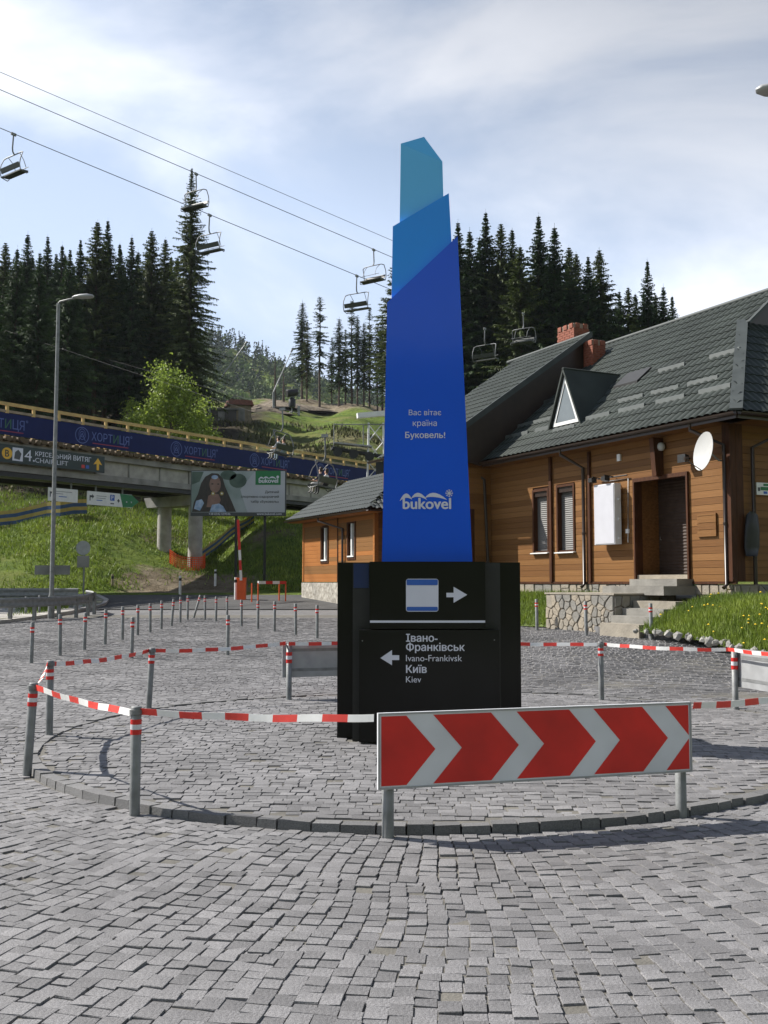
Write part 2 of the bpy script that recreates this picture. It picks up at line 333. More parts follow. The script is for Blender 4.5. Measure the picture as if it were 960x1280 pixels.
mt['verge'] = M('verge_grass_gravel', (.06,.095,.025), .95, c2=(.26,.235,.19), scale=1.6, bump=.7, bscale=12)
mt['mound'] = M('mound_soil_grass', (.05,.085,.016), .95, c2=(.10,.13,.03), scale=3, bump=.6, bscale=15)
def far_cobble():
    m = M('far_setts', (.155,.152,.154), .8, var=.18, scale=.9); t = m.node_tree; b = t.nodes['Principled BSDF']; src = t.nodes['Texture Coordinate'].outputs['Object']
    br = t.nodes.new('ShaderNodeTexBrick'); br.inputs['Scale'].default_value = 1; br.inputs['Brick Width'].default_value = .13; br.inputs['Row Height'].default_value = .115; br.inputs['Mortar Size'].default_value = .009
    br.inputs['Color1'].default_value = (.19,.187,.19,1); br.inputs['Color2'].default_value = (.13,.13,.135,1); br.inputs['Mortar'].default_value = (.06,.057,.05,1)
    t.links.new(src, br.inputs['Vector']); old = b.inputs['Base Color'].links[0].from_socket
    mm = t.nodes.new('ShaderNodeMixRGB'); mm.blend_type = 'MIX'; mm.inputs['Fac'].default_value = .6; t.links.new(old, mm.inputs['Color1']); t.links.new(br.outputs['Color'], mm.inputs['Color2']); t.links.new(mm.outputs['Color'], b.inputs['Base Color'])
    bp = t.nodes.new('ShaderNodeBump'); bp.inputs['Strength'].default_value = .6; bp.inputs['Distance'].default_value = .02; bp.invert = True; t.links.new(br.outputs['Fac'], bp.inputs['Height']); t.links.new(bp.outputs['Normal'], b.inputs['Normal'])
    return m
mt['farcobble'] = far_cobble()

# ------------------------------------------------------------------ text helper
from mathutils.geometry import delaunay_2d_cdt
GLY = {}
def glyphs(s):
    """outlines of a string, filled by the non-zero winding rule"""
    if s in GLY: return GLY[s]
    cu = bpy.data.curves.new('txt', 'FONT'); cu.body = s; cu.size = 1; cu.resolution_u = 3; cu.fill_mode = 'NONE'
    to = bpy.data.objects.new('txt', cu); col.objects.link(to)
    dg = bpy.context.evaluated_depsgraph_get(); me = bpy.data.meshes.new_from_object(to.evaluated_get(dg))
    bpy.data.objects.remove(to); bpy.data.curves.remove(cu)
    P = np.array([v.co[:2] for v in me.vertices]); nb = {}
    for e in me.edges: nb.setdefault(e.vertices[0], []).append(e.vertices[1]); nb.setdefault(e.vertices[1], []).append(e.vertices[0])
    bpy.data.meshes.remove(me); seen = set(); loops = []
    for i in range(len(P)):
        if i in seen or i not in nb: continue
        lp = [i]; seen.add(i); cur = i
        while True:
            nx_ = [k for k in sorted(nb[cur], key=lambda k: abs(k-cur-1)) if k not in seen]
            if not nx_: break
            cur = nx_[0]; seen.add(cur); lp.append(cur)
        if len(lp) > 2: loops.append(lp)
    ed = [(l[k], l[(k+1) % len(l)]) for l in loops for k in range(len(l))]
    vo, eo, fo, *_ = delaunay_2d_cdt([Vector(p) for p in P], ed, [], 0, 1e-6)
    V = np.array([tuple(v) for v in vo]); A = P[[e[0] for e in ed]]; B = P[[e[1] for e in ed]]; F_ = []
    for f in fo:
        c = V[list(f)].mean(0); a_ = A-c; b_ = B-c
        wn = np.arctan2(a_[:,0]*b_[:,1]-a_[:,1]*b_[:,0], (a_*b_).sum(1)).sum()/(2*np.pi)
        if abs(wn) > .5: F_.append(tuple(f))
    GLY[s] = (np.column_stack([V, np.zeros(len(V))]), F_); return GLY[s]
def text(s, name, mat, parent, org, right, up, width, weight=0, align='LEFT', height=None, thick=.002):
    """flat lettering: org = anchor at the baseline; right, up = unit vectors; width in metres; weight thickens strokes"""
    co, F0 = glyphs(s)
    x0, x1 = co[:,0].min()-weight, co[:,0].max()+weight; sc = width/(x1-x0); sy = sc if height is None else height/(co[:,1].max()-max(0, co[:,1].min()))
    a = {'LEFT': x0, 'CENTER': (x0+x1)/2, 'RIGHT': x1}[align]
    r = np.array(Vector(right).normalized()); u = np.array(Vector(up).normalized()); nn = np.cross(r, u); o = np.array(org, float)
    V = []; F_ = []
    for k, (dx, dy) in enumerate(((0, 0),) if weight <= 0 else ((0, 0), (-1, 0), (1, 0), (0, .6), (0, -.6))):
        b = len(V); V += [tuple(v) for v in o+np.outer((co[:,0]+dx*weight-a)*sc, r)+np.outer((co[:,1]+dy*weight)*sy, u)+nn*(thick+.0002*k)]; F_ += [tuple(i+b for i in f) for f in F0]
    me = bpy.data.meshes.new(name); me.from_pydata(V, [], F_); me.materials.append(mat); me.update()
    return link(name, me, parent)

# ================================================================== THE GROUND
xs = np.unique(np.concatenate([np.linspace(-900, -130, 26), np.linspace(-130, -40, 40), np.linspace(-40, 30, 80), np.linspace(30, 130, 36), np.linspace(130, 900, 26)]))
ys = np.unique(np.concatenate([np.linspace(-300, 0, 8), np.linspace(0, 40, 30), np.linspace(40, 75, 60), np.linspace(75, 180, 80), np.linspace(180, 700, 60), np.linspace(700, 1500, 16)]))
XX, YY = np.meshgrid(xs, ys); ZZ = G(XX, YY)-.05*sm(47, 44, YY)*1
ZZ = G(XX, YY)-.06*(YY < 44)
nx, ny = len(xs), len(ys); idx = np.arange(nx*ny).reshape(ny, nx)
FQ = np.stack([idx[:-1,:-1], idx[:-1,1:], idx[1:,1:], idx[1:,:-1]], -1).reshape(-1, 4)
ground = link('ground', npmesh('ground', np.stack([XX, YY, ZZ], -1).reshape(-1, 3), FQ, mt['hill'], smooth=True)); tag(ground, kind='structure')

def sheet(name, x0, x1, y0, y1, dz, mat, step=1.0, mask=None):
    a = np.arange(x0, x1+.01, step); b = np.arange(y0, y1+.01, step); A, B = np.meshgrid(a, b); Z = flat(A, B)+dz
    i = np.arange(A.size).reshape(A.shape); F_ = np.stack([i[:-1,:-1], i[:-1,1:], i[1:,1:], i[1:,:-1]], -1).reshape(-1, 4)
    return tag(link(name, npmesh(name, np.stack([A, B, Z], -1).reshape(-1, 3), F_, mat, smooth=True)), kind='structure')
plaza = sheet('plaza', -34, 34, -14, 38, -.018, mt['farcobble'])
plaza_bed = sheet('plaza_bed', -20, 20, 2, 35, -.004, mt['joint'])
road = sheet('road', -60, 4, 37, 44, .012, mt['asphalt'])

# ------------------------------------------------------------------ the island outline (closed spline round the roundabout island)
IC = Vector((.6, 10.8))
pst = [(-1.77,7.23),(-3.04,8.63),(-3.58,10.8),(-3.0,12.9),(-1.33,14.2),(.9,14.9),(3.1,14.3),(4.55,13.0),(4.95,10.8),(4.15,8.75),(3.08,7.82),(2.1,7.14),(.9,6.62),(.02,6.58)]
th = np.array([math.atan2(y-IC.y, x-IC.x) for x, y in pst]); rr = np.array([math.hypot(x-IC.x, y-IC.y) for x, y in pst])
o_ = np.argsort(th); th = th[o_]; rr = rr[o_]
def smooth_r(t):
    t = (t+math.pi) % (2*math.pi)-math.pi
    T = np.concatenate([th-2*math.pi, th, th+2*math.pi]); Rr = np.tile(rr, 3)
    ks = np.exp(-((T-t)/.33)**2); return float((ks*Rr).sum()/ks.sum())
RT = np.array([smooth_r(t) for t in np.linspace(-math.pi, math.pi, 721)])
def rin(t): return np.interp((np.asarray(t)+math.pi) % (2*math.pi)-math.pi, np.linspace(-math.pi, math.pi, 721), RT)-.04
IZ = .050
m = MB(); tt = np.linspace(-math.pi, math.pi, 181)[:-1]
m.add([(IC.x+(rin(t)-.05)*math.cos(t), IC.y+(rin(t)-.05)*math.sin(t), IZ-.004) for t in tt]+[(IC.x, IC.y, IZ-.004)], [(i, (i+1) % 180, 180) for i in range(180)])
island = m.build('roundabout_island', mt['joint']); tag(island, kind='structure')
# kerb stones, each a block
a = -math.pi; kn = 0
while a < math.pi-.02:
    r0 = float(rin(a)); ln = random.choice([.15,.18,.2,.24,.3]); da = min(ln/r0, math.pi-a); a1 = a+da-.005/r0
    dz = random.uniform(-.006, .008); dr = random.uniform(-.008, .008); wdt = .115
    q = []
    for zz in (-.05, IZ+.012+dz):
        for (t, ro) in ((a, 0), (a1, 0), (a1, -wdt), (a, -wdt)):
            t2 = t+(.0012 if zz > 0 and t == a else (-.0012 if zz > 0 else 0)); k_ = ro-(.008 if zz > 0 and ro == 0 else 0)+dr
            rr_ = float(rin(t))+k_; q.append((IC.x+rr_*math.cos(t2), IC.y+rr_*math.sin(t2), zz+random.uniform(-.004, .004)))
    c = Vector(q[0])
    me = MB().hexa([q[1], q[2], q[3], q[0]][::-1], [q[5], q[6], q[7], q[4]][::-1]).mesh('kerb_stone', mt['kerbstone'], c)
    at_ = me.attributes.new('tone', 'FLOAT', 'POINT'); tv = random.random(); at_.data.foreach_set('value', [tv]*8)
    me.flip_normals(); o = link('kerb_stone', me, island); o.location = c
    a += da; kn += 1

# ------------------------------------------------------------------ setts: one small block each
def sett_arrays(cx, cy, ang, lx, ly, zt, tilt=.05, hi=False):
    """vectorised blocks: centre, rotation, half sizes; returns verts (n,k,3) and the face pattern"""
    n = len(cx)
    h = .03
    loc = []
    j = lambda s: rng.uniform(-s, s, n)
    cs = [(-1,-1),(1,-1),(1,1),(-1,1)]
    bx = [(sx*lx+j(.005), sy*ly+j(.005)) for sx, sy in cs]
    tx, ty = j(tilt), j(tilt)
    if hi:
        bev = .0035
        rings = [[(x, y, -h*np.ones(n)) for x, y in bx], [(x*1, y*1, -bev+j(.003)) for x, y in bx], [(x*.975+j(.002), y*.972+j(.002), j(.0012)) for x, y in bx]]
        ctr = [(j(.015), j(.012), .001+j(.0015))]
        pts = rings[0]+rings[1]+rings[2]+ctr
        fc = []
        for k_ in range(2):
            for i in range(4): fc.append((k_*4+i, k_*4+(i+1) % 4, (k_+1)*4+(i+1) % 4, (k_+1)*4+i))
        for i in range(4): fc.append((8+i, 8+(i+1) % 4, 12, 12))
        tri = [(a_, b_, c_) for a_, b_, c_, d_ in fc]+[(a_, c_, d_) for a_, b_, c_, d_ in fc if c_ != d_]
    else:
        pts = [(x, y, -h*np.ones(n)) for x, y in bx]+[(x*.975, y*.97, j(.0015)) for x, y in bx]
        fc = [(i, (i+1) % 4, 4+(i+1) % 4, 4+i) for i in range(4)]+[(4,5,6,7)]
        tri = [(a_, b_, c_) for a_, b_, c_, d_ in fc]+[(a_, c_, d_) for a_, b_, c_, d_ in fc]
    P = np.stack([np.stack([p[0], p[1], p[2]+p[0]*tx+p[1]*ty], -1) for p in pts], 1)
    ca, sa = np.cos(ang)[:,None], np.sin(ang)[:,None]
    X = cx[:,None]+P[:,:,0]*ca-P[:,:,1]*sa; Y = cy[:,None]+P[:,:,0]*sa+P[:,:,1]*ca; Z = zt[:,None]+P[:,:,2]
    return np.stack([X, Y, Z], -1), np.array(tri, np.int32)
def visible(x, y): return (np.abs(x-.05*y) < .46*y+.9) & (y > 2.9) & (y < 34)
S = []   # cx, cy, ang, half-len(x local), half-wid, z
# road setts: radial courses round the island, restarted in bands so the courses keep their width
for r0, r1 in ((0, 5.2), (5.2, 6.3), (6.3, 7.7), (7.7, 9.4), (9.4, 11.5), (11.5, 15.5)):
    rm = (max(r0, 4.2)+r1)/2; nr = int(2*math.pi*rm/.100)
    for i in range(nr):
        t = 2*math.pi*i/nr+.0; wgt = 2*math.pi/nr
        rs = max(r0, float(rin(t))+.012)+ (0 if r0 == 0 else random.uniform(-.03, .0)); re = r1+random.uniform(-.01, .035)
        if rs > re: continue
        x, y = IC.x+rm*math.cos(t), IC.y+rm*math.sin(t)
        r = rs
        while r < re-.05:
            ln = random.uniform(.07, .118); ln = ln if re-r-ln > .06 else re-r; rc = r+ln/2
            wob = .03*math.sin(rc*1.7+t*5)/rc
            tt_ = t+wob; x, y = IC.x+rc*math.cos(tt_), IC.y+rc*math.sin(tt_)
            if not (y > 11.0+.15*abs(x) and r0 == 0 or y > 11.5): S.append((x, y, tt_+random.gauss(0, .025), ln/2-.0028, wgt*rc/2-.0030))
            r += ln
# island setts: straight rows
y = 6.3; row = 0
while y < 15.2:
    hgt = random.uniform(.095, .115); x = -4+random.uniform(0, .1)
    while x < 5.4:
        ln = random.uniform(.09, .14); cx, cy = x+ln/2, y+hgt/2+.05*math.sin(x*.9+y*.4)
        t = math.atan2(cy-IC.y, cx-IC.x)
        if math.hypot(cx-IC.x, cy-IC.y) < float(rin(t))-.168: S.append((cx, cy, random.gauss(0, .03)+.045*math.cos(cx*.9+y*.4), ln/2-.0028, hgt/2-.0028))
        x += ln
    y += hgt
y = 11.0
while y < 34:
    hgt = random.uniform(.10, .125); x = -13-.2*y+random.uniform(0, .1)
    while x < 13.5+.1*y:
        ln = random.uniform(.09, .15); cx, cy = x+ln/2, y+hgt/2+.06*math.sin(x*.5+y*.3)
        t = math.atan2(cy-IC.y, cx-IC.x)
        if cy > 11.55 and abs(cx-.05*cy) < .46*cy+.9 and math.hypot(cx-IC.x, cy-IC.y) > float(rin(t))+.03: S.append((cx, cy, random.gauss(0, .03)+.03*math.cos(cx*.5+y*.3), ln/2-.003, hgt/2-.003))
        x += ln
    y += hgt
S = np.array(S)
inside = np.hypot(S[:,0]-IC.x, S[:,1]-IC.y) < rin(np.arctan2(S[:,1]-IC.y, S[:,0]-IC.x))
vis = visible(S[:,0], S[:,1]) & ~((np.abs(S[:,0]-.47) < .9) & (S[:,1] > 10.15) & (S[:,1] < 10.9))
S = S[vis]; inside = inside[vis]
S[:,2] += .04*np.sin(S[:,0]*2.1+S[:,1]*1.3)*np.cos(S[:,1]*1.7)*(~inside)
S[:,0] += .016*np.sin(S[:,1]*4.1+S[:,0]*1.9); S[:,1] += .016*np.sin(S[:,0]*3.7-S[:,1]*1.2)
zt = np.where(inside, IZ+.004, flat(S[:,0], S[:,1])+.005)+(rng.uniform(-.005, .005, len(S))-.012*(rng.random(len(S)) < .025))*np.where(S[:,1] > 11.5, .4, 1)+.004*np.sin(S[:,0]*1.9+1)*np.sin(S[:,1]*2.3)*(~inside)
depth = np.hypot(S[:,0], S[:,1])
inframe = (np.abs(S[:,0]/S[:,1]) < .375) & (S[:,1] > 3.75)
order = np.argsort(np.where(inframe, depth, depth+100)); S = S[order]; zt = zt[order]; depth = depth[order]; inside = inside[order]
hi = (depth < 9.5); 
tilt = .03
V1, T1 = sett_arrays(S[:300,0], S[:300,1], S[:300,2], S[:300,3], S[:300,4], zt[:300], tilt, True)
for i in range(300):
    c = V1[i].mean(0); me = npmesh('cobble', V1[i]-c, T1, mt['cobble'], tone=[rng.random()]*13); o = link('cobble', me, plaza); o.location = c
def sett_mass(sel, hi_, name, parent):
    Vv, T = sett_arrays(S[sel,0], S[sel,1], S[sel,2], S[sel,3], S[sel,4], zt[sel], tilt if hi_ else .018, hi_); n, k, _ = Vv.shape
    F_ = (T[None]+(np.arange(n)*k)[:,None,None]).reshape(-1, 3)
    return tag(link(name, npmesh(name, Vv.reshape(-1, 3), F_, mt['cobble'], tone=np.repeat(rng.random(n), k)), parent), kind='stuff')
ii = np.arange(len(S)) >= 300
sett_mass(ii & hi & ~inside, True, 'cobbles', plaza); sett_mass(ii & ~hi & ~inside, False, 'distant_cobbles', plaza)
sett_mass(ii & inside, True, 'cobbles', island)

# ------------------------------------------------------------------ verge on the left, with its kerb
def poly_pad(name, pxs, dz0, dz1, mat, kind='structure', inner=None):
    pts = [gp(*p) for p in pxs]; mm = MB(); n = len(pts)
    bot = [(p.x, p.y, flat(p.x, p.y)+dz0) for p in pts]; top = [(p.x, p.y, flat(p.x, p.y)+dz1) for p in pts]
    area = sum(top[i][0]*top[(i+1) % n][1]-top[(i+1) % n][0]*top[i][1] for i in range(n))
    if area < 0: bot.reverse(); top.reverse()
    mm.add(bot+top, [tuple(range(n, 2*n))]+[(i, (i+1) % n, n+(i+1) % n, n+i) for i in range(n)])
    return tag(mm.build(name, mat), kind=kind)
poly_pad('verge', [(-260,800),(-120,790),(0,780),(45,774),(85,768),(115,762),(132,757),(136,752),(124,746),(60,745),(0,746),(-260,748)], -.03, .10, mt['concrete'])
poly_pad('verge_grass', [(-260,798),(-120,788),(0,778.3),(45,772.5),(85,766.5),(112,761),(127,757),(130,753),(120,748),(60,746.5),(0,747.5),(-260,750)], .09, .112, mt['verge'])
poly_pad('pavement', [(742,790),(770,794.5),(830,800),(900,803),(960,806),(1120,814),(1120,788),(960,788),(880,780),(830,775),(790,778),(764,783)], -.03, .13, mt['farcobble'])

# ================================================================== THE PYLON
PY = 10.0
pyl = empty('welcome_pylon', (.47, 10.5, IZ), 0, 'tall blue faceted welcome pylon with white lettering on black base', 'pylon')
def P_(px, py, Y): return at(px, py, Y)-pyl.location
def slab(name, x0, x1, y0, y1, Yf, Yb, mat, parent=pyl):
    a = P_(x0, y0, Yf); b = P_(x1, y1, Yf); mm = MB(); bz = min(a.z, b.z)
    mm.box(a.x, b.x, Yf-10.5, Yb-10.5, bz, max(a.z, b.z)); return mm.build(name, mat, parent)
def slab_to_ground(name, x0, x1, ytop, Yf, Yb, mat):
    a = P_(x0, ytop, Yf); b = P_(x1, ytop, Yf); mm = MB(); mm.box(a.x, b.x, Yf-10.5, Yb-10.5, 0, a.z); return mm.build(name, mat, pyl)
slab_to_ground('base_body', 422, 650, 703, 10.36, 10.95, mt['black_gloss'])
slab_to_ground('base_pilaster', 441, 625, 703.5, 10.2, 10.36-.003, mt['black'])
slab('reflection_strip', 442, 461, 704.5, 735, 10.185, 10.1975, M('painted_blue_reflection', (.003,.016,.09), .3, var=.1))  # the tower's blue reflection in the base, painted on as a thin slab
up_ = slab('upper_sign_panel', 462, 607, 702, 786, 10.03, 10.197, mt['black_gloss'])
lowp = MB(); a = P_(449, 787.5, 10.0); b = P_(624, 787.5, 10.0); lowp.box(a.x, b.x, -.5, -.303, .02, a.z); low_ = lowp.build('lower_sign_panel', mt['black_gloss'], pyl)
for bx_, by_ in ((453, 801), (618, 800)):
    c = P_(bx_, by_, 9.998); mm = MB(); mm.tube([c, c+Vector((0, -.006, 0))], .007, 8); mm.build('screw_head', mt['steel'], low_)
slab('divider_line', 462.5, 606.5, 775.6, 778.4, 10.026, 10.0295, mt['letter'], up_)
def pyl_poly(name, pts, Y, mat, parent, th=.003):
    mm = MB(); mm.prism([P_(x, y, Y) for x, y in pts], (0, -th, 0)); return mm.build(name, mat, parent)
def rrect(x0, x1, y0, y1, r, n=4):
    o = []
    for cx, cy, a0 in ((x1-r, y0+r, -90), (x1-r, y1-r, 0), (x0+r, y1-r, 90), (x0+r, y0+r, 180)):
        for k_ in range(n+1):
            t = R(a0+90*k_/n); o.append((cx+r*math.cos(t), cy+r*math.sin(t)))
    return o
pyl_poly('bus_pictogram_border', rrect(507.5, 548, 723.5, 764.5, 3), 10.028, mt['letter'], up_)
pyl_poly('bus_pictogram_top', rrect(508.3, 547.2, 724.3, 731.5, 1.5), 10.0245, mt['sign_blue'], up_)
pyl_poly('bus_pictogram_foot', rrect(508.3, 547.2, 758.5, 763.6, 1.5), 10.0245, mt['sign_blue'], up_)
def arrow(pts, Y, par, nm): pyl_poly(nm, pts, Y, mt['letter'], par)
arrow([(558,741),(567,741),(567,733.5),(584,743.5),(567,753.5),(567,746.5),(558,746.5)], 10.028, up_, 'right_arrow')
arrow([(499,819),(490,819),(490,812.5),(475.5,822.5),(490,831.5),(490,825),(499,825)], 9.998, low_, 'left_arrow')
def ptext(s, x0, x1, yb, Y, par, weight=0, nm='lettering', align='LEFT'):
    a = P_(x0, yb, Y); b = P_(x1, yb, Y); org = {'LEFT': a, 'CENTER': (a+b)/2, 'RIGHT': b}[align]
    return text(s, nm, mt['letter'], par, org, (1,0,0), (0,0,1), b.x-a.x, weight, align)
ptext('Івано-', 507.5, 547, 802, 9.998, low_, .020)
ptext('Франківськ', 507.5, 581, 813.5, 9.998, low_, .020)
ptext('Ivano-Frankivsk', 507.5, 577.5, 826.5, 9.998, low_)
ptext('Київ', 507.5, 533.5, 841, 9.998, low_, .020)
ptext('Kiev', 507.5, 526.5, 853, 9.998, low_)
# three nested crystal-like blue shafts
def shaft(name, pts, Y0, Y1, mat, bulge=0):
    f = [P_(x, y, Y0) for x, y in pts]; mm = MB(); mm.prism(f, (0, Y1-Y0, 0)); return mm.build(name, mat, pyl)
sh1 = shaft('front_shaft', [(477.3,703.5),(590.5,703.5),(572,295),(484,378)], 10.24, 10.76, mt['blue_dark'])
sh2 = shaft('middle_shaft', [(484,690),(586,690),(561,241.5),(491,283)], 10.29, 10.71, mt['blue_mid'])
Y0, Y1 = 10.34, 10.66
FL, FR, BL_, BR_ = P_(501,179.5,Y0), P_(553,202,Y0), P_(501,179.5,Y0), P_(553,202,Y0)
BL_.y += .32; BR_.y += .32; BL_.x += .02; BR_.x -= .01; AP = P_(530,171,10.52)
b0, b1 = P_(494,680,Y0), P_(566,680,Y0); b2 = b1+Vector((0,.32,0)); b3 = b0+Vector((0,.32,0))
mm = MB(); mm.add([b0,b1,b2,b3,FL,FR,BR_,BL_,AP], [(0,3,2,1),(0,1,5,4),(1,2,6,5),(2,3,7,6),(3,0,4,7),(4,5,8),(5,6,8),(6,7,8),(7,4,8)]); mm.build('top_shaft', mt['blue_light'], pyl)
ptext('Вас вітає', 511, 551.5, 519, 10.237, sh1, .0, align='CENTER')
ptext('країна', 516, 546, 532.5, 10.237, sh1, .0, align='CENTER')
ptext('Буковель!', 506.5, 556.5, 547.5, 10.237, sh1, .018, align='CENTER')
ptext('bukovel', 503.3, 564, 636, 10.237, sh1, .028, align='CENTER')
def hump(x0, y0, xt, yt, x1, y1, inn):       # a swoosh: outer arc to the peak and back along a lower arc
    o = []
    def q(p0, p1, p2, n=8): return [((1-t)**2*p0[0]+2*t*(1-t)*p1[0]+t*t*p2[0], (1-t)**2*p0[1]+2*t*(1-t)*p1[1]+t*t*p2[1]) for t in np.linspace(0, 1, n)]
    top = q((x0, y0), (xt, 2*yt-(y0+y1)/2), (x1, y1)); bot = q((x1, y1), (xt, 2*(yt+inn)-(y0+y1)/2), (x0, y0))
    return top+bot[1:-1]
for h_ in ((499.5,626.5,507.5,616.8,515,624.5,5.5), (513.5,623.5,522,616,534,625,5.0), (531,622.5,540.5,616,559,624.8,5.2)):
    pyl_poly('mountain_mark', hump(*h_), 10.237, mt['letter'], sh1)
mm = MB(); c = Vector((561.5, 616.5, 0))
for k_ in range(4):
    t = math.pi*k_/4; dx, dy = math.cos(t)*4.0, math.sin(t)*4.0; nx_, ny_ = -math.sin(t)*.45, math.cos(t)*.45
    mm.prism([P_(c.x+sx*dx+sn*nx_, c.y+sx*dy+sn*ny_, 10.237-.0003*k_) for sx, sn in ((-1,-1),(1,-1),(1,1),(-1,1))], (0,-.003,0))
    for sg in (-1, 1):
        ex, ey = c.x+sg*dx, c.y+sg*dy
        mm.prism([P_(ex+sg*ox*math.cos(t)-oy*math.sin(t), ey+sg*ox*math.sin(t)+oy*math.cos(t), 10.2355-.0003*k_) for ox, oy in ((-.2,-1.1),(.5,-1.1),(.5,1.1),(-.2,1.1))], (0,-.003,0))
mm.build('snowflake_mark', mt['letter'], sh1)

# ================================================================== POSTS, TAPES AND CHEVRON BOARDS ROUND THE ISLAND
def ring_band(r, z0, z1): return MB().lathe([(r, z0), (r, z1)], 14)
def make_post(name, loc, h, label, group, r=.038, lean=(0, 0), z0=.1, bands=True, cat='post'):
    t = empty(name, loc, 0, label, cat, group); t.rotation_euler = (lean[0], lean[1], 0)
    MB().lathe([(r, -.08), (r, h-.004), (r*.93, h), (0, h+.002)], 14).build('shaft', mt['steel'], t)
    if bands:
        for k_, mm_ in enumerate(('red', 'white_refl', 'red')): 
            ring_band(r+.002, h-.195+k_*.036, h-.160+k_*.036).build('reflective_band', mt[mm_], t)
    MB().lathe([(r+.012, h-.052), (r+.012, h-.020)], 12).build('clamp', mt['steel'], t) if cat == 'post' else None
    return t
GP = 'grey steel posts carrying the tape round the island'
POST = {}
def pz(x, y): 
    return IZ if math.hypot(x-IC.x, y-IC.y) < float(rin(math.atan2(y-IC.y, x-IC.x))) else gz(x, y)
spec = dict(A=(-3.045,8.63,.79,(0,.05),'grey steel post leaning outward where two tapes meet at island kerb'),
            B=(-1.77,7.20,.765,(0,.0),'upright grey steel post in front of the black kerb beside the striped arrow board'),
            K=(-3.50,10.55,.78,(0,-.01),'grey steel post just behind the leaning kerb post'),
            J=(-2.98,12.75,.77,(0,.045),'tilted grey steel post between the leaning kerb post and the grey board back'),
            Gp=(2.97,13.75,.79,(0,0),'grey steel post on island rim between the pylon and the pale board'),
            E_=(4.25,8.72,.78,(0,0),'grey steel post at the island kerb past the striped arrow board'))
for k_, (x, y, h, ln, lab) in spec.items():
    make_post('barrier_post', (x, y, pz(x, y)), h, lab, GP, lean=ln); POST[k_] = Vector((x+math.sin(ln[1])*h, y, pz(x, y)+h*math.cos(ln[1])-.036))
# chevron boards
def chevron_board(p0, p1, z0, H, front, label, legs=(.02, .02), overhang=.085):
    p0 = Vector(p0); p1 = Vector(p1); d = (p1-p0).normalized(); nrm = Vector((d.y, -d.x, 0))*(1 if front else -1)
    root = empty('chevron_board', (p0.x, p0.y, min(p0.z, p1.z)), 0, label, 'road sign', 'arrow boards round the island')
    o = root.location; q0 = p0-d*overhang; W = (p1-p0).length+overhang*1.6
    f = nrm*.045
    def pt(a, z, off): return q0-o+d*a+Vector((0, 0, z-q0.z+p0.z))+f.normalized()*off
    def qd(a0, a1, zz0, zz1, off, th): return [pt(a0, zz0, off), pt(a1, zz0, off), pt(a1, zz1, off), pt(a0, zz1, off)]
    for pp, lz in ((p0, legs[0]), (p1, legs[1])):
        c = pp-o; MB().lathe([(.039, -.08), (.039, z0+H-.01), (0, z0+H-.008)], 14, c=c).build('post', mt['steel'], root)
    mm = MB(); mm.prism(qd(0, W, z0, z0+H, .045, 0), f.normalized()*.022); 
    if not front:
        for pp in (p0, p1):
            for k_, mm_ in enumerate(('red', 'white_refl', 'red')): MB().lathe([(.0415, .50+.05*k_), (.0415, .548+.05*k_)], 14, c=pp-o).build('reflective_band', mt[mm_], root)
    bd = mm.build('board', mt['white_refl'] if front else mt['grey_metal'], root)
    mm = MB()
    for zz in (z0, z0+H-.012): mm.prism(qd(0, W, zz, zz+.012, .067, 0), f.normalized()*.006)
    for aa in (0, W-.012): mm.prism(qd(aa, aa+.012, z0+.012, z0+H-.012, .067, 0), f.normalized()*.006)
    mm.build('rim', mt['grey_metal'], root)
    mm = MB()
    for zz in (z0+.08, z0+H-.12): mm.prism(qd(.05, W-.05, zz, zz+.04, .041, 0), f.normalized()*.0035)
    mm.build('back_rail', mt['steel'], root)
    # the arrow side
    b = .022; Wi = W-2*b; Hi = H-2*b
    def red(poly, nm): 
        mm = MB(); mm.prism([pt(b+u_*Wi, z0+b+v_*Hi, .067) for u_, v_ in poly], f.normalized()*.003); mm.build(nm, mt['red'], bd)
    A_ = [.075, .337, .590, .838]; wd = .082; sh = .088
    red([(0,0),(A_[0],0),(A_[0]+sh,.5),(A_[0],1),(0,1)], 'red_field')
    for k_ in range(3): red([(A_[k_]+wd,0),(A_[k_+1],0),(A_[k_+1]+sh,.5),(A_[k_+1],1),(A_[k_]+wd,1),(A_[k_]+wd+sh,.5)], 'red_field')
    red([(A_[3]+wd,0),(1,0),(1,.47)], 'red_field'); red([(1,.53),(1,1),(A_[3]+wd,1)], 'red_field')
    return root, d, nrm
c1 = Vector((.025,6.57,0)); c2 = Vector((2.095,7.15,0))
chevron_board(c1, c2, .325, .485, True, 'red and white arrow board on two posts in front of the kerb')
i0 = Vector((-1.30,13.75,IZ)); i1 = Vector((.72,14.35,IZ)); chevron_board(i0, i1, .30, .47, False, 'grey back of an arrow board half hidden behind the black pylon base')
f0 = Vector((4.45,12.75,IZ)); f1 = Vector((4.95,10.75,IZ)); chevron_board(f0, f1, .28, .48, False, 'pale sunlit back of an arrow board at the far kerb with tape along its top')
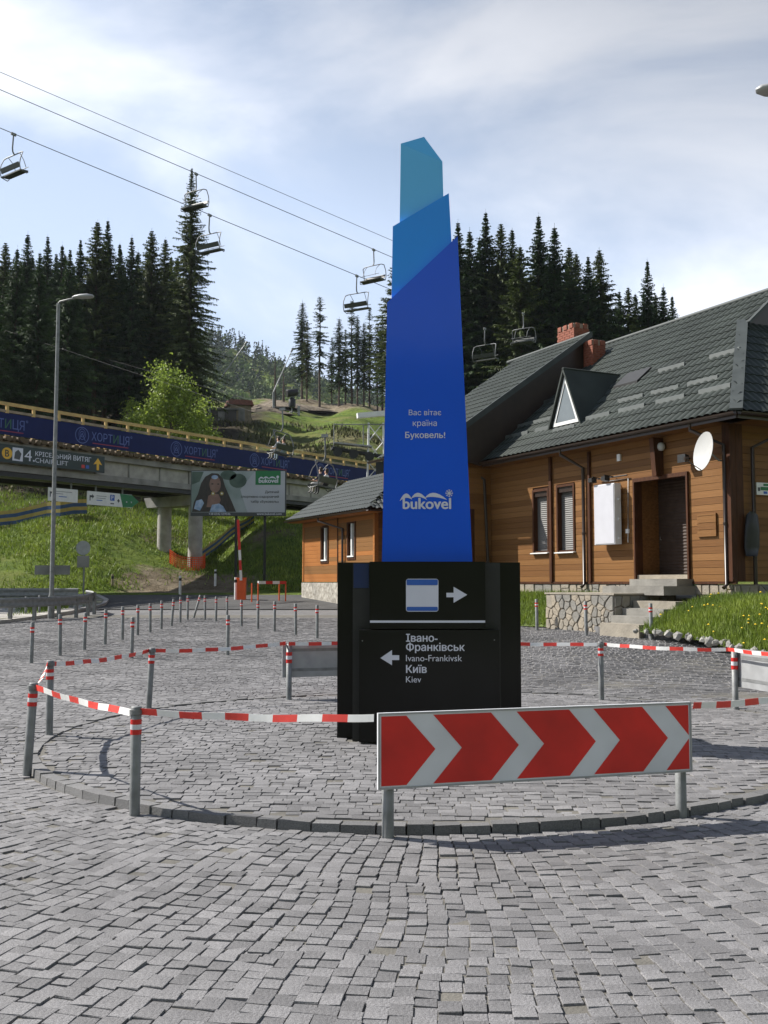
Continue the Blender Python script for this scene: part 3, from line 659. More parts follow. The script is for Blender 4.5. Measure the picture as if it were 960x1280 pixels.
# the posts of those boards carry bands too; tapes
def tape(p, q, label, sag=.02, n=None, phase=0, hw=.024, twist=0):
    p = Vector(p); q = Vector(q); Ltot = (q-p).length; n = max(6, int(Ltot/.045)); mm = MB(); V = []
    for i in range(n+1):
        t = i/n; c = p.lerp(q, t)+Vector((0, 0, -sag*4*t*(1-t)+.003*math.sin(t*17+phase)))
        a_ = twist*math.sin(math.pi*t)+.25*math.sin(t*5+phase); side = (q-p).normalized().cross(Vector((0,0,1)))
        w_ = Vector((0,0,1))*math.cos(a_)+side*math.sin(a_); V += [c-w_*hw, c+w_*hw]
    for sgn in (1,):
        pass
    off = (q-p).normalized().cross(Vector((0,0,1)))*.004
    V2 = [v+off for v in V]; k2 = len(V)
    fs = []; ms = []
    for i in range(n):
        mi = int((Ltot*i/n+phase*.05)/.18) % 2
        a_, b_, c_, d_ = 2*i, 2*i+2, 2*i+3, 2*i+1
        for f in ((a_, b_, c_, d_), (k2+d_, k2+c_, k2+b_, k2+a_), (a_, k2+a_, k2+b_, b_), (d_, c_, k2+c_, k2+d_)): fs.append(f); ms.append(mi)
    for f, mi in zip(fs, ms): pass
    b0_ = len(mm.v); mm.v += [tuple(v) for v in V+V2]; mm.f += fs; mm.m += ms; mm.sm += [False]*len(fs)
    return tag(mm.build('barrier_tape', [mt['tapered'], mt['tapewhite']], origin=p), label, 'barrier tape', 'red and white tapes round the island')
dy = Vector((0, -.045, 0))
tape(POST['A']+dy*.6+Vector((.03,0,0)), POST['B']+Vector((-.035,-.02,0)), 'striped tape from the leaning kerb post to the post with clamp', .02)
tape(POST['B']+Vector((.035,-.01,0)), c1+Vector((-.09,-.03,.775)), 'striped tape running from kerb post past the black base to arrow board', .02, phase=1)
tape(POST['A']+Vector((-.02,.04,0)), POST['K']+Vector((-.02,-.045,0)), 'short twisted striped tape between the leaning post and the one behind', .05, phase=2, twist=1.1)
tape(POST['K']+Vector((.03,.03,0)), POST['J']+Vector((-.04,-.02,0)), 'striped tape climbing between the two thin posts behind the leaning post', .03, phase=3)
tape(POST['J']+Vector((.04,0,0)), i0+Vector((-.05,0,.77)), 'striped tape from tilted post to the grey board back', .03, phase=1.5)
tape(i0+Vector((.0,-.07,.765)), i1+Vector((.1,-.07,.77)), 'striped tape along the top of the half hidden grey board', .01, phase=2.5)
tape(i1+Vector((.12,-.05,.77)), POST['Gp']+Vector((-.045,0,0)), 'striped tape emerging from behind the black pylon base', .02, phase=.5)
tape(POST['Gp']+Vector((.045,0,0)), f0+Vector((-.05,.02,.745)), 'striped tape between the rim post and the pale board', .02, phase=3.5)
fn = Vector((-.05,-.012,0)); tape(f0+fn*1.6+Vector((0,0,.75)), f1+fn*1.6+Vector((0,0,.75)), 'striped tape fixed along the pale sunlit board back', .005, phase=1)
tape(c2+Vector((.10,.0,.775)), POST['E_']+Vector((-.04,-.02,0)), 'striped tape leaving the arrow board towards the pavement', .02, phase=2)
for k_, p_ in (('I', i0), ('F', f0)):
    pass

# bollards on the square
BG = 'steel bollards ringing the far side of the square'; bol = None
bl = [(39,829.4,779),(75,819.8,769),(105.4,812.8,767),(131.3,805.8,762.4),(153,800,759),(172,794.8,756.8),(187.7,790.4,754.6),(201.7,787,751.5),(214.4,782.6,749.3),(225.3,778.6,746.7),(234.5,775,745),(242,772.5,743.2),(256.4,775,745),(270,777,746.2),(284,772,746),(301.9,783,750.2),(322.4,786.5,751.5),(343,789.6,752.4),(369.7,793.5,755),(396.4,797.9,756.8),
      (164.5,823,772.5),(284.4,819.3,769.9),(671.4,788,749.6),(733,794.7,752),(814.3,800,755)]
for i, (bx_, by_, ty_) in enumerate(bl):
    D = FPX*.80/(by_-ty_); p = at(bx_, by_, D); q = gp(bx_, by_); p = q if i >= 20 else q
    z = gz(p.x, p.y)+(0 if i < 22 else 0); tl = (by_-ty_)*(p.y)/FPX
    lab = 'slim grey steel bollard with red and white bands in the curved row' if i < 20 else ('slim grey steel bollard standing alone inside the curved bollard row' if i < 22 else 'slim grey steel bollard on the square in front of the chalet')
    if i == 11: lab = 'slim steel bollard knocked askew in the curved row'
    if i == 22: lab = 'slim steel bollard left of the stone retaining wall by grass'
    if i == 23: lab = 'slim steel bollard in front of the stone retaining wall'
    if i == 24: lab = 'slim steel bollard in front of the dandelion bank'
    h = .80
    if bol is None:
        bol = make_post('bollard', (0, 0, 0), h, lab, BG, cat='bollard'); o = bol
    else: o = copy_tree(bol)
    s_ = tl/h; s_ = max(.85, min(1.25, s_))
    o.location = (p.x, p.y, z); o.scale = (1, 1, s_); o.rotation_euler = (0, R(16) if i == 11 else (R(4) if i == 8 else random.uniform(-.02, .02)), 0)
    tag(o, lab, 'bollard', BG)
for bx_, by_ in ((14,776),(32,772.5),(49,770.5)):
    p = gp(bx_, by_); o = copy_tree(bol); o.location = (p.x, p.y, flat(p.x, p.y)+.1); o.scale = (1, 1, .78); o.rotation_euler = (0, 0, 0); tag(o, 'short grey bollard on the grass verge before the guardrail', 'bollard', BG)

# ================================================================== THE CHALET
CH = Vector((7.34, 21.0, 1.67)); CANG = R(116.5)
cu_ = Vector((math.cos(CANG), math.sin(CANG), 0)); cn_ = Vector((-cu_.y, cu_.x, 0))
def LW(x, y, z): return CH+cu_*x+cn_*y+Vector((0, 0, z))
def fac(px, py, Y=0.0):
    r = ray(px, py); t = (Y-(CAM-CH).dot(cn_))/r.dot(cn_); w_ = CAM+r*t-CH; return w_.dot(cu_), w_.z
chal = empty('wooden_chalet', CH, CANG, 'long timber chalet with grey tiled roof, dormer and brick chimneys', 'house')
unit = MB().box(-.5,.5,-.5,.5,-.5,.5)
def unit_mesh(name, mat): return unit.mesh(name, mat)
plank_me = [unit_mesh('plank', mt['wood']), unit_mesh('plank', mt['wood2']), unit_mesh('plank', mt['wood3'])]
annex_me = [unit_mesh('plank', mt['annexwood']), unit_mesh('plank', mt['wood2'])]
def put(me, parent, x0, x1, y0, y1, z0, z1, name=None):
    o = link(name or me.name.split('.')[0], me, parent); o.location = ((x0+x1)/2, (y0+y1)/2, (z0+z1)/2); o.scale = (abs(x1-x0), abs(y1-y0), abs(z1-z0)); return o
def holed(x0, x1, z0, z1, holes):
    """boxes (x0,x1,z0,z1) covering a rectangle except holes"""
    X = sorted({x0, x1, *[min(max(h[i], x0), x1) for h in holes for i in (0, 1)]}); res = []
    for a_, b_ in zip(X[:-1], X[1:]):
        hs = sorted([(max(h[2], z0), min(h[3], z1)) for h in holes if h[0] < (a_+b_)/2 < h[1]]); z = z0
        for s_, e_ in hs:
            if s_ > z: res.append((a_, b_, z, s_))
            z = max(z, e_)
        if z < z1: res.append((a_, b_, z, z1))
    return res
def plank_wall(parent, meshes, x0, x1, z0, z1, holes, fixed, out, axis='x', pitch=.152, breaks=()):
    """horizontal planks between posts; plane at `fixed`, thickness outwards"""
    z = z0; r_ = 0
    while z < z1-.02:
        ze = min(z+pitch-.0065, z1); cuts = [x0, *breaks, x1]
        for a_, b_ in zip(cuts[:-1], cuts[1:]):
            segs = [(a_, b_)]
            for h in holes:
                if h[2] < ze-.02 and h[3] > z+.02:
                    ns = []
                    for s_, e_ in segs:
                        if h[1] <= s_ or h[0] >= e_: ns.append((s_, e_)); continue
                        if h[0] > s_+.03: ns.append((s_, h[0]))
                        if h[1] < e_-.03: ns.append((h[1], e_))
                    segs = ns
            for s_, e_ in segs:
                me = random.choice(meshes); d = random.uniform(0, .004)
                if axis == 'x': put(me, parent, s_+.002, e_-.002, fixed, fixed+out+(d if out > 0 else -d), z, ze)
                else: put(me, parent, fixed, fixed+out+(d if out > 0 else -d), s_+.002, e_-.002, z, ze)
        z += pitch; r_ += 1
XM = 9.4            # inner corner with the projecting bay
W1 = (6.47, 7.22, .80, 2.52); W2 = (5.34, 6.12, .79, 2.56); DR = (1.22, 3.03, -.30, 2.38)
holes = [W1, W2, DR]
mm = MB()
for a_, b_, c_, d_ in holed(.0, XM, 0, 3.55, holes): mm.box(a_, b_, -.22, -.03, c_, d_)
mm.build('wall', mt['wood_trim'], chal)
plank_wall(chal, plank_me, .16, XM, .0, 3.5, holes, -.028, .026, breaks=(4.72, 6.24, 6.42))
# the wall facing right (shade), the back wall
plank_wall(chal, plank_me, -8.5, -.16, .0, 3.5, [], .022, -.026, axis='y')
MB().box(.03, .22, -8.6, -.225, 0, 3.55).build('wall', mt['wood_trim'], chal)
MB().box(.0, 14, -8.85, -8.62, 0, 3.5).build('wall', mt['wood3'], chal)
for (a_, b_, z_, top) in ((-.06, .155, 0, 3.5), (6.30, 6.40, 0, 3.5), (4.66, 4.74, 0, 3.3)):
    MB().box(a_, b_, -.10, .065, z_+.001, top).build('corner_post' if a_ < 0 else 'timber_post', mt['wood_trim'], chal)
MB().box(-.065, .10, -.30, -.1005, 0, 3.5).build('corner_post', mt['wood_trim'], chal)
MB().hexa([(2.02,-.02,2.42),(2.16,-.02,2.42),(2.16,.22,2.42),(2.02,.22,2.42)], [(2.02,-.02,3.3),(2.16,-.02,3.3),(2.16,.30,3.3),(2.02,.30,3.3)]).build('bracket', mt['wood_trim'], chal)
MB().box(-.1, XM, -.04, .03, -.055, -.002).build('drip_board', mt['wood_trim'], chal)
def slats(x0, x1, z0, z1, y, pitch, dpt):
    mm = MB(); n = int((z1-z0)/pitch)
    for i in range(n):
        a_ = z0+i*pitch; b_ = a_+pitch
        mm.add([(x0,y,a_),(x1,y,a_),(x1,y+dpt,a_+pitch*.45),(x0,y+dpt,a_+pitch*.45),(x1,y,b_),(x0,y,b_)], [(0,3,2,1),(3,5,4,2)])
    mm.add([(x0,y-.02,z0),(x1,y-.02,z0),(x1,y-.02,z1),(x0,y-.02,z1)], [(0,3,2,1)])
    return mm
for (a_, b_, c_, d_) in (W1, W2):
    wn = empty('window', (0,0,0)); wn.parent = chal
    mm = MB(); t_ = .06
    mm.box(a_, a_+t_, -.16, .03, c_, d_); mm.box(b_-t_, b_, -.16, .03, c_, d_); mm.box(a_+t_, b_-t_, -.16, .03, d_-t_, d_); mm.box(a_+t_, b_-t_, -.16, .0, c_, c_+.03)
    mm.build('frame', mt['wood_trim'], wn)
    MB().box(a_+t_, b_-t_, -.13, -.01, d_-.2, d_-t_-.002).build('shutter_box', mt['pipe'], wn)
    slats(a_+t_, b_-t_, c_+.03, d_-.2, -.12, .055, .012).build('shutter', mt['shutter'], wn)
    MB().hexa([(a_-.02,-.02,c_-.03),(b_+.02,-.02,c_-.03),(b_+.02,.10,c_-.045),(a_-.02,.10,c_-.045)], [(a_-.02,-.02,c_-.005),(b_+.02,-.02,c_-.005),(b_+.02,.10,c_-.02),(a_-.02,.10,c_-.02)]).build('sill', mt['white'], wn)
# door recess
a_, b_, c_, d_ = DR
dr = empty('door', (0,0,0)); dr.parent = chal
mm = MB(); mm.box(a_-.001, a_+.05, -.02, .06, .0, d_+.07); mm.box(b_-.05, b_+.001, -.02, .06, .0, d_+.07); mm.box(a_+.05, b_-.05, -.02, .06, d_-.02, d_+.07); mm.build('frame', mt['wood_trim'], dr)
slats(a_+.02, b_-.02, .16, d_+.1, -.72, .075, .014).build('roller_shutter', mt['shutter_brown'], dr)
for q_ in ((b_, b_+.04), (a_-.04, a_)): MB().box(q_[0], q_[1], -.74, -.225, -.1, d_+.15).build('recess_side', mt['wood3'], dr)
MB().box(a_-.04, b_+.04, -.74, -.225, d_+.15, d_+.2).build('recess_ceiling', mt['wood_trim'], dr)
MB().box(a_+.02, b_-.02, -.71, .0, .06, .155).build('threshold', mt['stone2'], dr)
x_, z_ = fac(812, 668, -.7); MB().tube([(b_-.12,-.70,1.0),(b_-.12,-.66,1.0),(b_-.12,-.66,1.1)], .012, 6).build('door_handle', mt['steel'], dr)
# hatch on the wall
hx0, hz1 = fac(873, 643); hx1, hz0 = fac(897, 670)
hp = empty('hatch', (0,0,0)); hp.parent = chal
k_ = 0; z = hz0
while z < hz1-.03:
    put(random.choice(plank_me), hp, hx1, hx0, .004, .045, z, min(z+.143, hz1)); z += .152
# plinth with stones
def voronoi(w_, h_, n, relax=2):
    P = np.stack([rng.uniform(0, w_, n), rng.uniform(0, h_, n)], 1)
    def cells():
        out_ = []
        for i in range(n):
            poly = [(0,0),(w_,0),(w_,h_),(0,h_)]
            dd = np.hypot(*(P-P[i]).T); nb = np.argsort(dd)[1:18]
            for j in nb:
                mx_, my_ = (P[i]+P[j])/2; dx, dy = P[j]-P[i]; np_ = []
                for k_ in range(len(poly)):
                    p, q = poly[k_], poly[(k_+1) % len(poly)]
                    sp = (p[0]-mx_)*dx+(p[1]-my_)*dy; sq = (q[0]-mx_)*dx+(q[1]-my_)*dy
                    if sp <= 0: np_.append(p)
                    if sp*sq < 0:
                        t = sp/(sp-sq); np_.append((p[0]+(q[0]-p[0])*t, p[1]+(q[1]-p[1])*t))
                poly = np_
                if len(poly) < 3: break
            out_.append(poly)
        return out_
    for _ in range(relax):
        for i, c in enumerate(cells()):
            if len(c) >= 3: P[i] = np.mean(c, 0)
    return [c for c in cells() if len(c) >= 3]
def stone_face(parent, org, e1, e2, w_, h_, n, gap=.013, th=.03, mats=('stone','stone2','stone3')):
    org = Vector(org); e1 = Vector(e1); e2 = Vector(e2); nn = e1.cross(e2)
    for poly in voronoi(w_, h_, n):
        c = np.mean(poly, 0); pts = []
        for p in poly:
            d = np.array(p)-c; l_ = np.hypot(*d)
            if l_ < .02: continue
            pts.append(c+d*max(.2, (l_-gap)/l_))
        if len(pts) < 3: continue
        t_ = th*random.uniform(.6, 1.2); w0 = org+e1*c[0]+e2*c[1]
        V = [e1*(p[0]-c[0])+e2*(p[1]-c[1]) for p in pts]; n_ = len(V)
        V2 = [v*.9+nn*(t_+random.uniform(-.005,.005)) for v in V]
        me = MB().add(V+V2+[nn*(t_+.006)], [(i, (i+1) % n_, n_+(i+1) % n_, n_+i) for i in range(n_)]+[(n_+i, n_+(i+1) % n_, 2*n_) for i in range(n_)]).mesh('stone', mt[random.choice(mats)])
        o = link('stone', me, parent); o.location = w0
pl = MB(); pl.box(2.4, XM, -.2, -.02, -1.1, -.06); pl.box(-.02, 1.1, -.2, -.02, -1.1, -.06); pl.box(-.02, .2, -8.6, -.2, -1.3, -.06); plinth = pl.build('plinth', mt['stonejoint'], chal)
stone_face(plinth, (XM, -.02, -.30), (-1,0,0), (0,0,1), XM-3.2, .24, 26)
stone_face(plinth, (1.1, -.02, -.30), (-1,0,0), (0,0,1), 1.1, .24, 6)
stone_face(plinth, (-.02, -.0, -.45), (0,-1,0), (0,0,1), 3.0, .38, 18)

# ---- roofs: sheet-metal tile surface with waves and steps
def tile_roof(o, ex, ey, w_left, w_right, Ls, trim=None, wave=.22, step=.38, amp=.05, lip=.022, sub=5):
    """o: eave origin; ex along eave; ey up the slope (unit); returns MB; trim(u,v)->bool keeps the quad"""
    ex = Vector(ex).normalized(); ey = Vector(ey).normalized(); nn = ex.cross(ey).normalized()
    if nn.z < 0: nn = -nn
    nu = int((w_right-w_left)/wave*sub); us = np.linspace(w_left, w_right, nu+1); rows = int(round(Ls/step)); mm = MB()
    vs_ = []
    for r_ in range(rows): vs_ += [(r_*Ls/rows, lip), ((r_+1)*Ls/rows, 0)]
    base = {}
    grid = []
    for v, h in vs_:
        grid.append([tuple(Vector(o)+ex*u_+ey*v+nn*(h+amp*abs(math.sin(math.pi*u_/wave))**.7)) for u_ in us])
    nv = len(grid); V = [p for g in grid for p in g]; fs = []
    for i in range(nv-1):
        for j in range(nu):
            um = (us[j]+us[j+1])/2; vm = (vs_[i][0]+vs_[i+1][0])/2
            if trim and not trim(um, vm): continue
            fs.append((i*(nu+1)+j, i*(nu+1)+j+1, (i+1)*(nu+1)+j+1, (i+1)*(nu+1)+j))
    mm.add(V, fs); return mm
GZ = 3.48; TAN = .833; cosp = 1/math.sqrt(1+TAN*TAN); sinp = TAN*cosp; RUN = 4.8; SL = RUN/cosp
HX = .874    # hip runs inwards this much along X per unit Y
def main_trim(u_, v):
    b = v*cosp; return u_ > -.68+(HX*b if b < 3.58 else 3.13-.15)
roof = tile_roof((0, .5, GZ), (1,0,0), (0,-cosp,sinp), -.70, 15.0, SL, main_trim).build('roof', mt['rooftile'], chal)
tile_roof((0, -9.1, GZ), (1,0,0), (0,cosp,sinp), -.70, 15.0, SL, main_trim, sub=3, step=.7).build('roof', mt['rooftile'], chal)
mm = MB(); mm.add([(-.6,.42,GZ-.06),(15,.42,GZ-.06),(15,-4.3,GZ+3.86),(2.4,-4.3,GZ+3.86),(2.4,-3.0,GZ+2.86)], [(0,1,2,3,4)]); mm.build('roof_underside', mt['wood_trim'], roof)
# hip end, facing right
hs = math.hypot(3.13, 2.98); hexd = Vector((3.13, 0, 2.98)).normalized()
def hip_trim(u_, v):
    f = v/hs; b = 3.58*f; return (-9.1+b) < u_ < (.5-b)
tile_roof((-.68, 0, GZ), (0,1,0), hexd, -9.1, .5, hs, hip_trim).build('hip_end', mt['rooftile'], chal)
MB().add([(2.45,-3.08,GZ+2.98),(2.45,-5.52,GZ+2.98),(2.45,-4.3,GZ+4.0)], [(0,1,2)]).build('gablet', mt['pipe'], chal)
mm = MB(); mm.bar((-.70,.52,GZ+.03), (2.47,-3.08,GZ+3.06), .26, .05, up=(-.3,.3,1)); mm.build('hip_flashing', mt['roof_edge'], roof)
mm = MB(); mm.bar((2.24,-3.0,GZ+2.93), (2.24,-4.3,GZ+4.04), .16, .06); mm.build('verge_flashing', mt['roof_edge'], roof)
mm = MB(); mm.tube([(2.2,-4.3,GZ+4.05),(14.8,-4.3,GZ+4.05)], .075, 8); mm.build('ridge_cap', mt['roof_edge'], roof)
# gutters, soffit
def gutter(p0, p1, parent, r=.065):
    p0 = Vector(p0); p1 = Vector(p1); d = (p1-p0).normalized(); s_ = d.cross(Vector((0,0,1))); mm = MB(); V = []
    for p in (p0, p1):
        for k_ in range(9):
            t = math.pi*k_/8; V.append(p+s_*math.cos(t)*r-Vector((0,0,1))*math.sin(t)*r)
    mm.add(V, [(i, i+1, 10+i, 9+i) for i in range(8)]); return mm.build('gutter', mt['pipe'], parent)
gutter((-.72,.56,GZ-.02), (9.0,.56,GZ-.02), chal); gutter((-.78,.5,GZ-.02), (-.78,-8.9,GZ-.02), chal)
MB().box(-.6, 9.0, -.03, .5, GZ-.13, GZ-.09).build('soffit', mt['wood3'], chal)
MB().box(-.7, 9.0, .50, .525, GZ-.15, GZ-.015).build('fascia', mt['pipe'], chal)
MB().box(-.62, -.03, -8.9, .5, GZ-.13, GZ-.092).build('soffit', mt['wood3'], chal)
MB().box(-.725, -.70, -8.9, .495, GZ-.15, GZ-.015).build('fascia', mt['pipe'], chal)
def downpipe(x, y_g, y_w, zt_, xo, axis=0):
    pts = [(x, y_g, zt_), (x, y_g, zt_-.16), (xo, y_w, zt_-.52), (xo, y_w, -.06), (xo, y_w+.10, -.14)]
    mm = MB(); mm.tube(pts, .043, 8); mm.lathe([(.055, 0), (.055, .05)], 8, c=(xo, y_w, 1.2)); mm.build('downpipe', mt['pipe'], chal)
downpipe(5.25, .52, .07, GZ-.06, 4.90); downpipe(.62, .52, .07, GZ-.06, .1)
mm = MB(); mm.tube([(-.76,-1.1,GZ-.06),(-.76,-1.1,GZ-.22),(-.10,-.55,GZ-.62),(-.10,-.55,-.06)], .043, 8); mm.build('downpipe', mt['pipe'], chal)
# snow guards on the slope
def rz(y): return GZ+TAN*(.5-y)
for x, y in ((10.0,-.36),(9.5,-.80),(8.85,-.36),(9.75,-1.76),(8.2,-.80),(7.55,-.36),(8.95,-1.76),(6.4,-.14),(5.25,-.36),(4.5,-.80),(3.95,-.36),(3.25,-.80),(2.6,-.36),(4.05,-1.76),(2.0,-.80),(1.2,-.36),(2.25,-1.76)):
    if x > 9: x -= .35
    ln = .95; mm = MB(); z = rz(y)+.03
    mm.hexa([(x-ln,y+.05,z-.03),(x,y+.05,z-.03),(x,y-.02,z+.03),(x-ln,y-.02,z+.03)][::-1], [(x-ln,y+.045,z+.075),(x,y+.045,z+.075),(x,y+.02,z+.09),(x-ln,y+.02,z+.09)][::-1])
    g_ = mm.build('snow_guard', mt['guard'], roof)
mm = MB(); x, y = 5.55, -1.75; mm.hexa([(x-.95,y+.25,rz(y+.25)+.03),(x,y+.25,rz(y+.25)+.03),(x,y-.25,rz(y-.25)+.03),(x-.95,y-.25,rz(y-.25)+.03)], [(x-.95,y+.25,rz(y+.25)+.12),(x,y+.25,rz(y+.25)+.12),(x,y-.25,rz(y-.25)+.12),(x-.95,y-.25,rz(y-.25)+.12)]); mm.build('roof_hatch', mt['black'], roof)
# triangular dormer
dm = empty('dormer', (0,0,0)); dm.parent = chal
dy_ = -.30; dxl, dxr = 6.72, 5.40; apx = 6.06; dzb = rz(dy_)+.0; dza = dzb+1.56
back = .5-(dza-GZ)/TAN
mm = MB(); A0 = (apx, dy_+.1, dza+.06); Bk = (apx, back, dza+.06)
for sx, xx in ((1, dxl+.12), (-1, dxr-.12)):
    yb_ = dy_+.1; lo = (xx, yb_, rz(yb_)-.02); 
    q = [A0, Bk, lo]
    V = [Vector(v) for v in q]; nn = (V[1]-V[0]).cross(V[2]-V[0]).normalized(); nn = nn if nn.z > 0 else -nn
    mm.add(V+[v-nn*.05 for v in V], [(0,1,2),(5,4,3),(0,2,5,3),(0,3,4,1),(1,4,5,2)])
mm.build('dormer_roof', mt['rooftile'], dm)
MB().add([(dxl,dy_,dzb),(dxr,dy_,dzb),(apx,dy_,dza)], [(0,2,1)]).build('dormer_wall', mt['black'], dm)
wf = MB(); 
def inset(k_, y): 
    cx, cz = apx, dzb+.50; return [(cx+(x-cx)*k_, y, cz+(z-cz)*k_) for x, z in ((dxl,dzb),(dxr,dzb),(apx,dza))]
o3 = inset(.86, dy_+.03); i3 = inset(.68, dy_+.03); o4 = [(x,dy_+.003,z) for x,_,z in o3]; i4 = [(x,dy_+.003,z) for x,_,z in i3]
wf.add(o3+i3+o4+i4, [(0,3,5,2),(0,1,4,3),(1,2,5,4)]+[(0,2,8,6),(2,1,7,8),(1,0,6,7)])
wf.build('window_frame', mt['white'], dm)
MB().add(inset(.69, dy_+.012), [(0,2,1)]).build('pane', mt['glass'], dm)
# chimneys, brick by brick, with a crenellated top
brick_me = unit_mesh('brick', mt['brick'])
def chimney(x0, x1, y0, y1, z0, z1, cap=4):
    c = empty('chimney', (0,0,0)); c.parent = chal
    MB().box(x0+.02, x1-.02, y0+.02, y1-.02, z0, z1-.02).build('core', mt['mortar'], c)
    z = z0; k_ = 0
    def ring(z, h, gapz=False):
        for (ax, f0, f1, s0, s1) in (('x', y1-.07, y1, x0, x1), ('x', y0, y0+.07, x0, x1), ('y', x0, x0+.07, y0+.075, y1-.075), ('y', x1-.07, x1, y0+.075, y1-.075)):
            p = s0-(.12 if k_ % 2 else 0)
            while p < s1-.02:
                a_, b_ = max(p, s0), min(p+.24, s1)
                if b_-a_ > .04:
                    if ax == 'x': put(brick_me, c, a_+.004, b_-.004, f0, f1, z, z+h-.01)
                    else: put(brick_me, c, f0, f1, a_+.004, b_-.004, z, z+h-.01)
                p += .25
    while z < z1-.22: ring(z, .078); z += .078; k_ += 1
    n = cap
    for i in range(n):
        cx = x0+(x1-x0)*(i+.5)/n; put(brick_me, c, cx-.09, cx+.09, y1-.12, y1+.02, z, z+.15); put(brick_me, c, cx-.09, cx+.09, y0-.02, y0+.12, z, z+.15)
    for i in range(2):
        cy = y0+(y1-y0)*(i+.5)/2; put(brick_me, c, x0-.02, x0+.1, cy-.07, cy+.07, z, z+.15); put(brick_me, c, x1-.1, x1+.02, cy-.07, cy+.07, z, z+.15)
    return c
# projecting bay with its raised roof
BX0, BX1, BYF = 9.4, 13.9, 1.3; bs = .696; bcos = 1/math.sqrt(1+bs*bs); bsin = bs*bcos
def bz(y): return 4.55+bs*(1.05-y)
bay = empty('projecting_bay', (0,0,0)); bay.parent = chal
plank_wall(bay, plank_me, .0, BYF, 0, 3.5, [(.55, 1.15, .1, 2.0)], BX0+.0, -.03, axis='y')
MB().box(BX0+.003, BX0+.2, -.0, BYF-.03, -1, 3.5).build('wall', mt['wood_trim'], bay)
MB().box(BX0+.003, BX1, BYF-.25, BYF-.032, -1, 3.7).build('wall', mt['wood_trim'], bay)
plank_wall(bay, plank_me, BX0, BX1, 0, 3.6, [], BYF-.03, .026)
MB().box(BX1-.2, BX1, -8.6, BYF-.26, -1, 4.5).build('wall', mt['wood_trim'], bay)
MB().box(BX0-.06, BX0+.10, BYF-.1, BYF+.05, 0, 3.5).build('corner_post', mt['wood_trim'], bay)
RX0, RX1 = 9.0, 12.9
# dark cheek between the raised roof and the main slope
ck = MB(); V = [(RX0+.05,1.95,bz(1.95)-.05),(RX0+.05,-3.45,bz(-3.45)-.05),(RX0+.05,-3.45,rz(-3.45)-.1),(RX0+.05,.5,rz(.5)-.1),(RX0+.05,1.95,bz(1.95)-.3)]
ck.add(V+[(x+.12,y,z) for x,y,z in V], [(0,1,2,3,4),(9,8,7,6,5),(0,5,6,1),(4,3,8,9),(0,4,9,5)]); ck.build('cheek_wall', mt['pipe'], bay)
tile_roof((0, 2.0, bz(2.0)), (1,0,0), (0,-bcos,bsin), RX0-.1, RX1+.6, 5.42/bcos, lambda u_, v: u_ < 12.6+.3).build('bay_roof', mt['rooftile'], bay)
MB().add([(RX0-.05,-3.4,bz(-3.4)-.02),(RX1+.5,-3.4,bz(-3.4)-.02),(RX1+.5,-8.5,bz(-3.4)-3.6),(RX0-.05,-8.5,bz(-3.4)-3.6)], [(0,1,2,3)]).build('bay_roof', mt['rooftile'], bay)
mm = MB(); mm.bar((RX0-.10,2.02,bz(2.02)+.0), (RX0-.10,-3.42,bz(-3.42)+.0), .05, .16); mm.build('verge_board', mt['roof_edge'], bay)
mm = MB(); mm.tube([(RX0-.12,-3.41,bz(-3.41)+.04),(RX1+.6,-3.41,bz(-3.41)+.04)], .07, 8); mm.build('ridge_cap', mt['roof_edge'], bay)
gutter((RX0-.1,2.07,bz(2.0)-.02), (RX1+.5,2.07,bz(2.0)-.02), bay)
mm = MB(); mm.tube([(9.75,.6,3.42),(9.32,.25,3.0),(9.32,.12,-.05)], .043, 8); mm.build('downpipe', mt['pipe'], bay)
chimney(8.55, 9.0, -3.7, -3.2, 6.4, 7.45, 2)
chimney(9.85, 10.75, -4.1, -3.5, 7.2, 8.30, 3)

# ---- steps, retaining wall, planting
st = empty('entrance_steps', LW(2.1, .6, 0), CANG, 'stone entrance steps rising to the roller shutter door', 'steps')
def stl(x, y, z): return (x-2.1, y-.6, z)
def stbox(x0, x1, y0, y1, z0, z1, nm, mat=mt['stone2']): a_ = stl(x0, y0, z0); b_ = stl(x1, y1, z1); return MB().box(a_[0], b_[0], a_[1], b_[1], a_[2], b_[2]).build(nm, mat, st)
stbox(1.15, 2.70, -.02, .48, -.10, .055, 'landing', mt['stone3']); stbox(1.05, 3.1, -.015, .95, -.30, -.103, 'landing', mt['stone3'])
for i in range(4):
    y0 = .955+.31*i; stbox(.36+.02*i, 1.67, y0, y0+.305, -1.4, -.42-.155*i, 'step', mt[('stone','stone3','stone3')[i % 3]])
rw = empty('retaining_wall', LW(2.95, 1.4, -1.2), CANG, 'low retaining wall faced with irregular beige flagstones', 'wall')
RWX0, RWX1, RWY = 1.72, 4.2, 1.75
def rwl(x, y, z): return (x-2.95, y-1.4, z+1.2)
q0 = rwl(RWX0, -.02, -1.4); q1 = rwl(RWX1, RWY, -.30); MB().box(q0[0], q1[0], q0[1], q1[1], q0[2], q1[2]).build('core', mt['stonejoint'], rw)
stone_face(rw, rwl(RWX1, RWY+.002, -1.32), (-1,0,0), (0,0,1), RWX1-RWX0, 1.02, 74)
stone_face(rw, rwl(RWX0-.002, RWY, -1.32), (0,-1,0), (0,0,1), 1.7, 1.02, 34, mats=('stone','stone3'))
q0 = rwl(RWX0-.04, -.015, -.298); q1 = rwl(RWX1+.03, RWY+.04, -.26); MB().box(q0[0], q1[0], q0[1], q1[1], q0[2], q1[2]).build('coping', mt['stone'], rw)
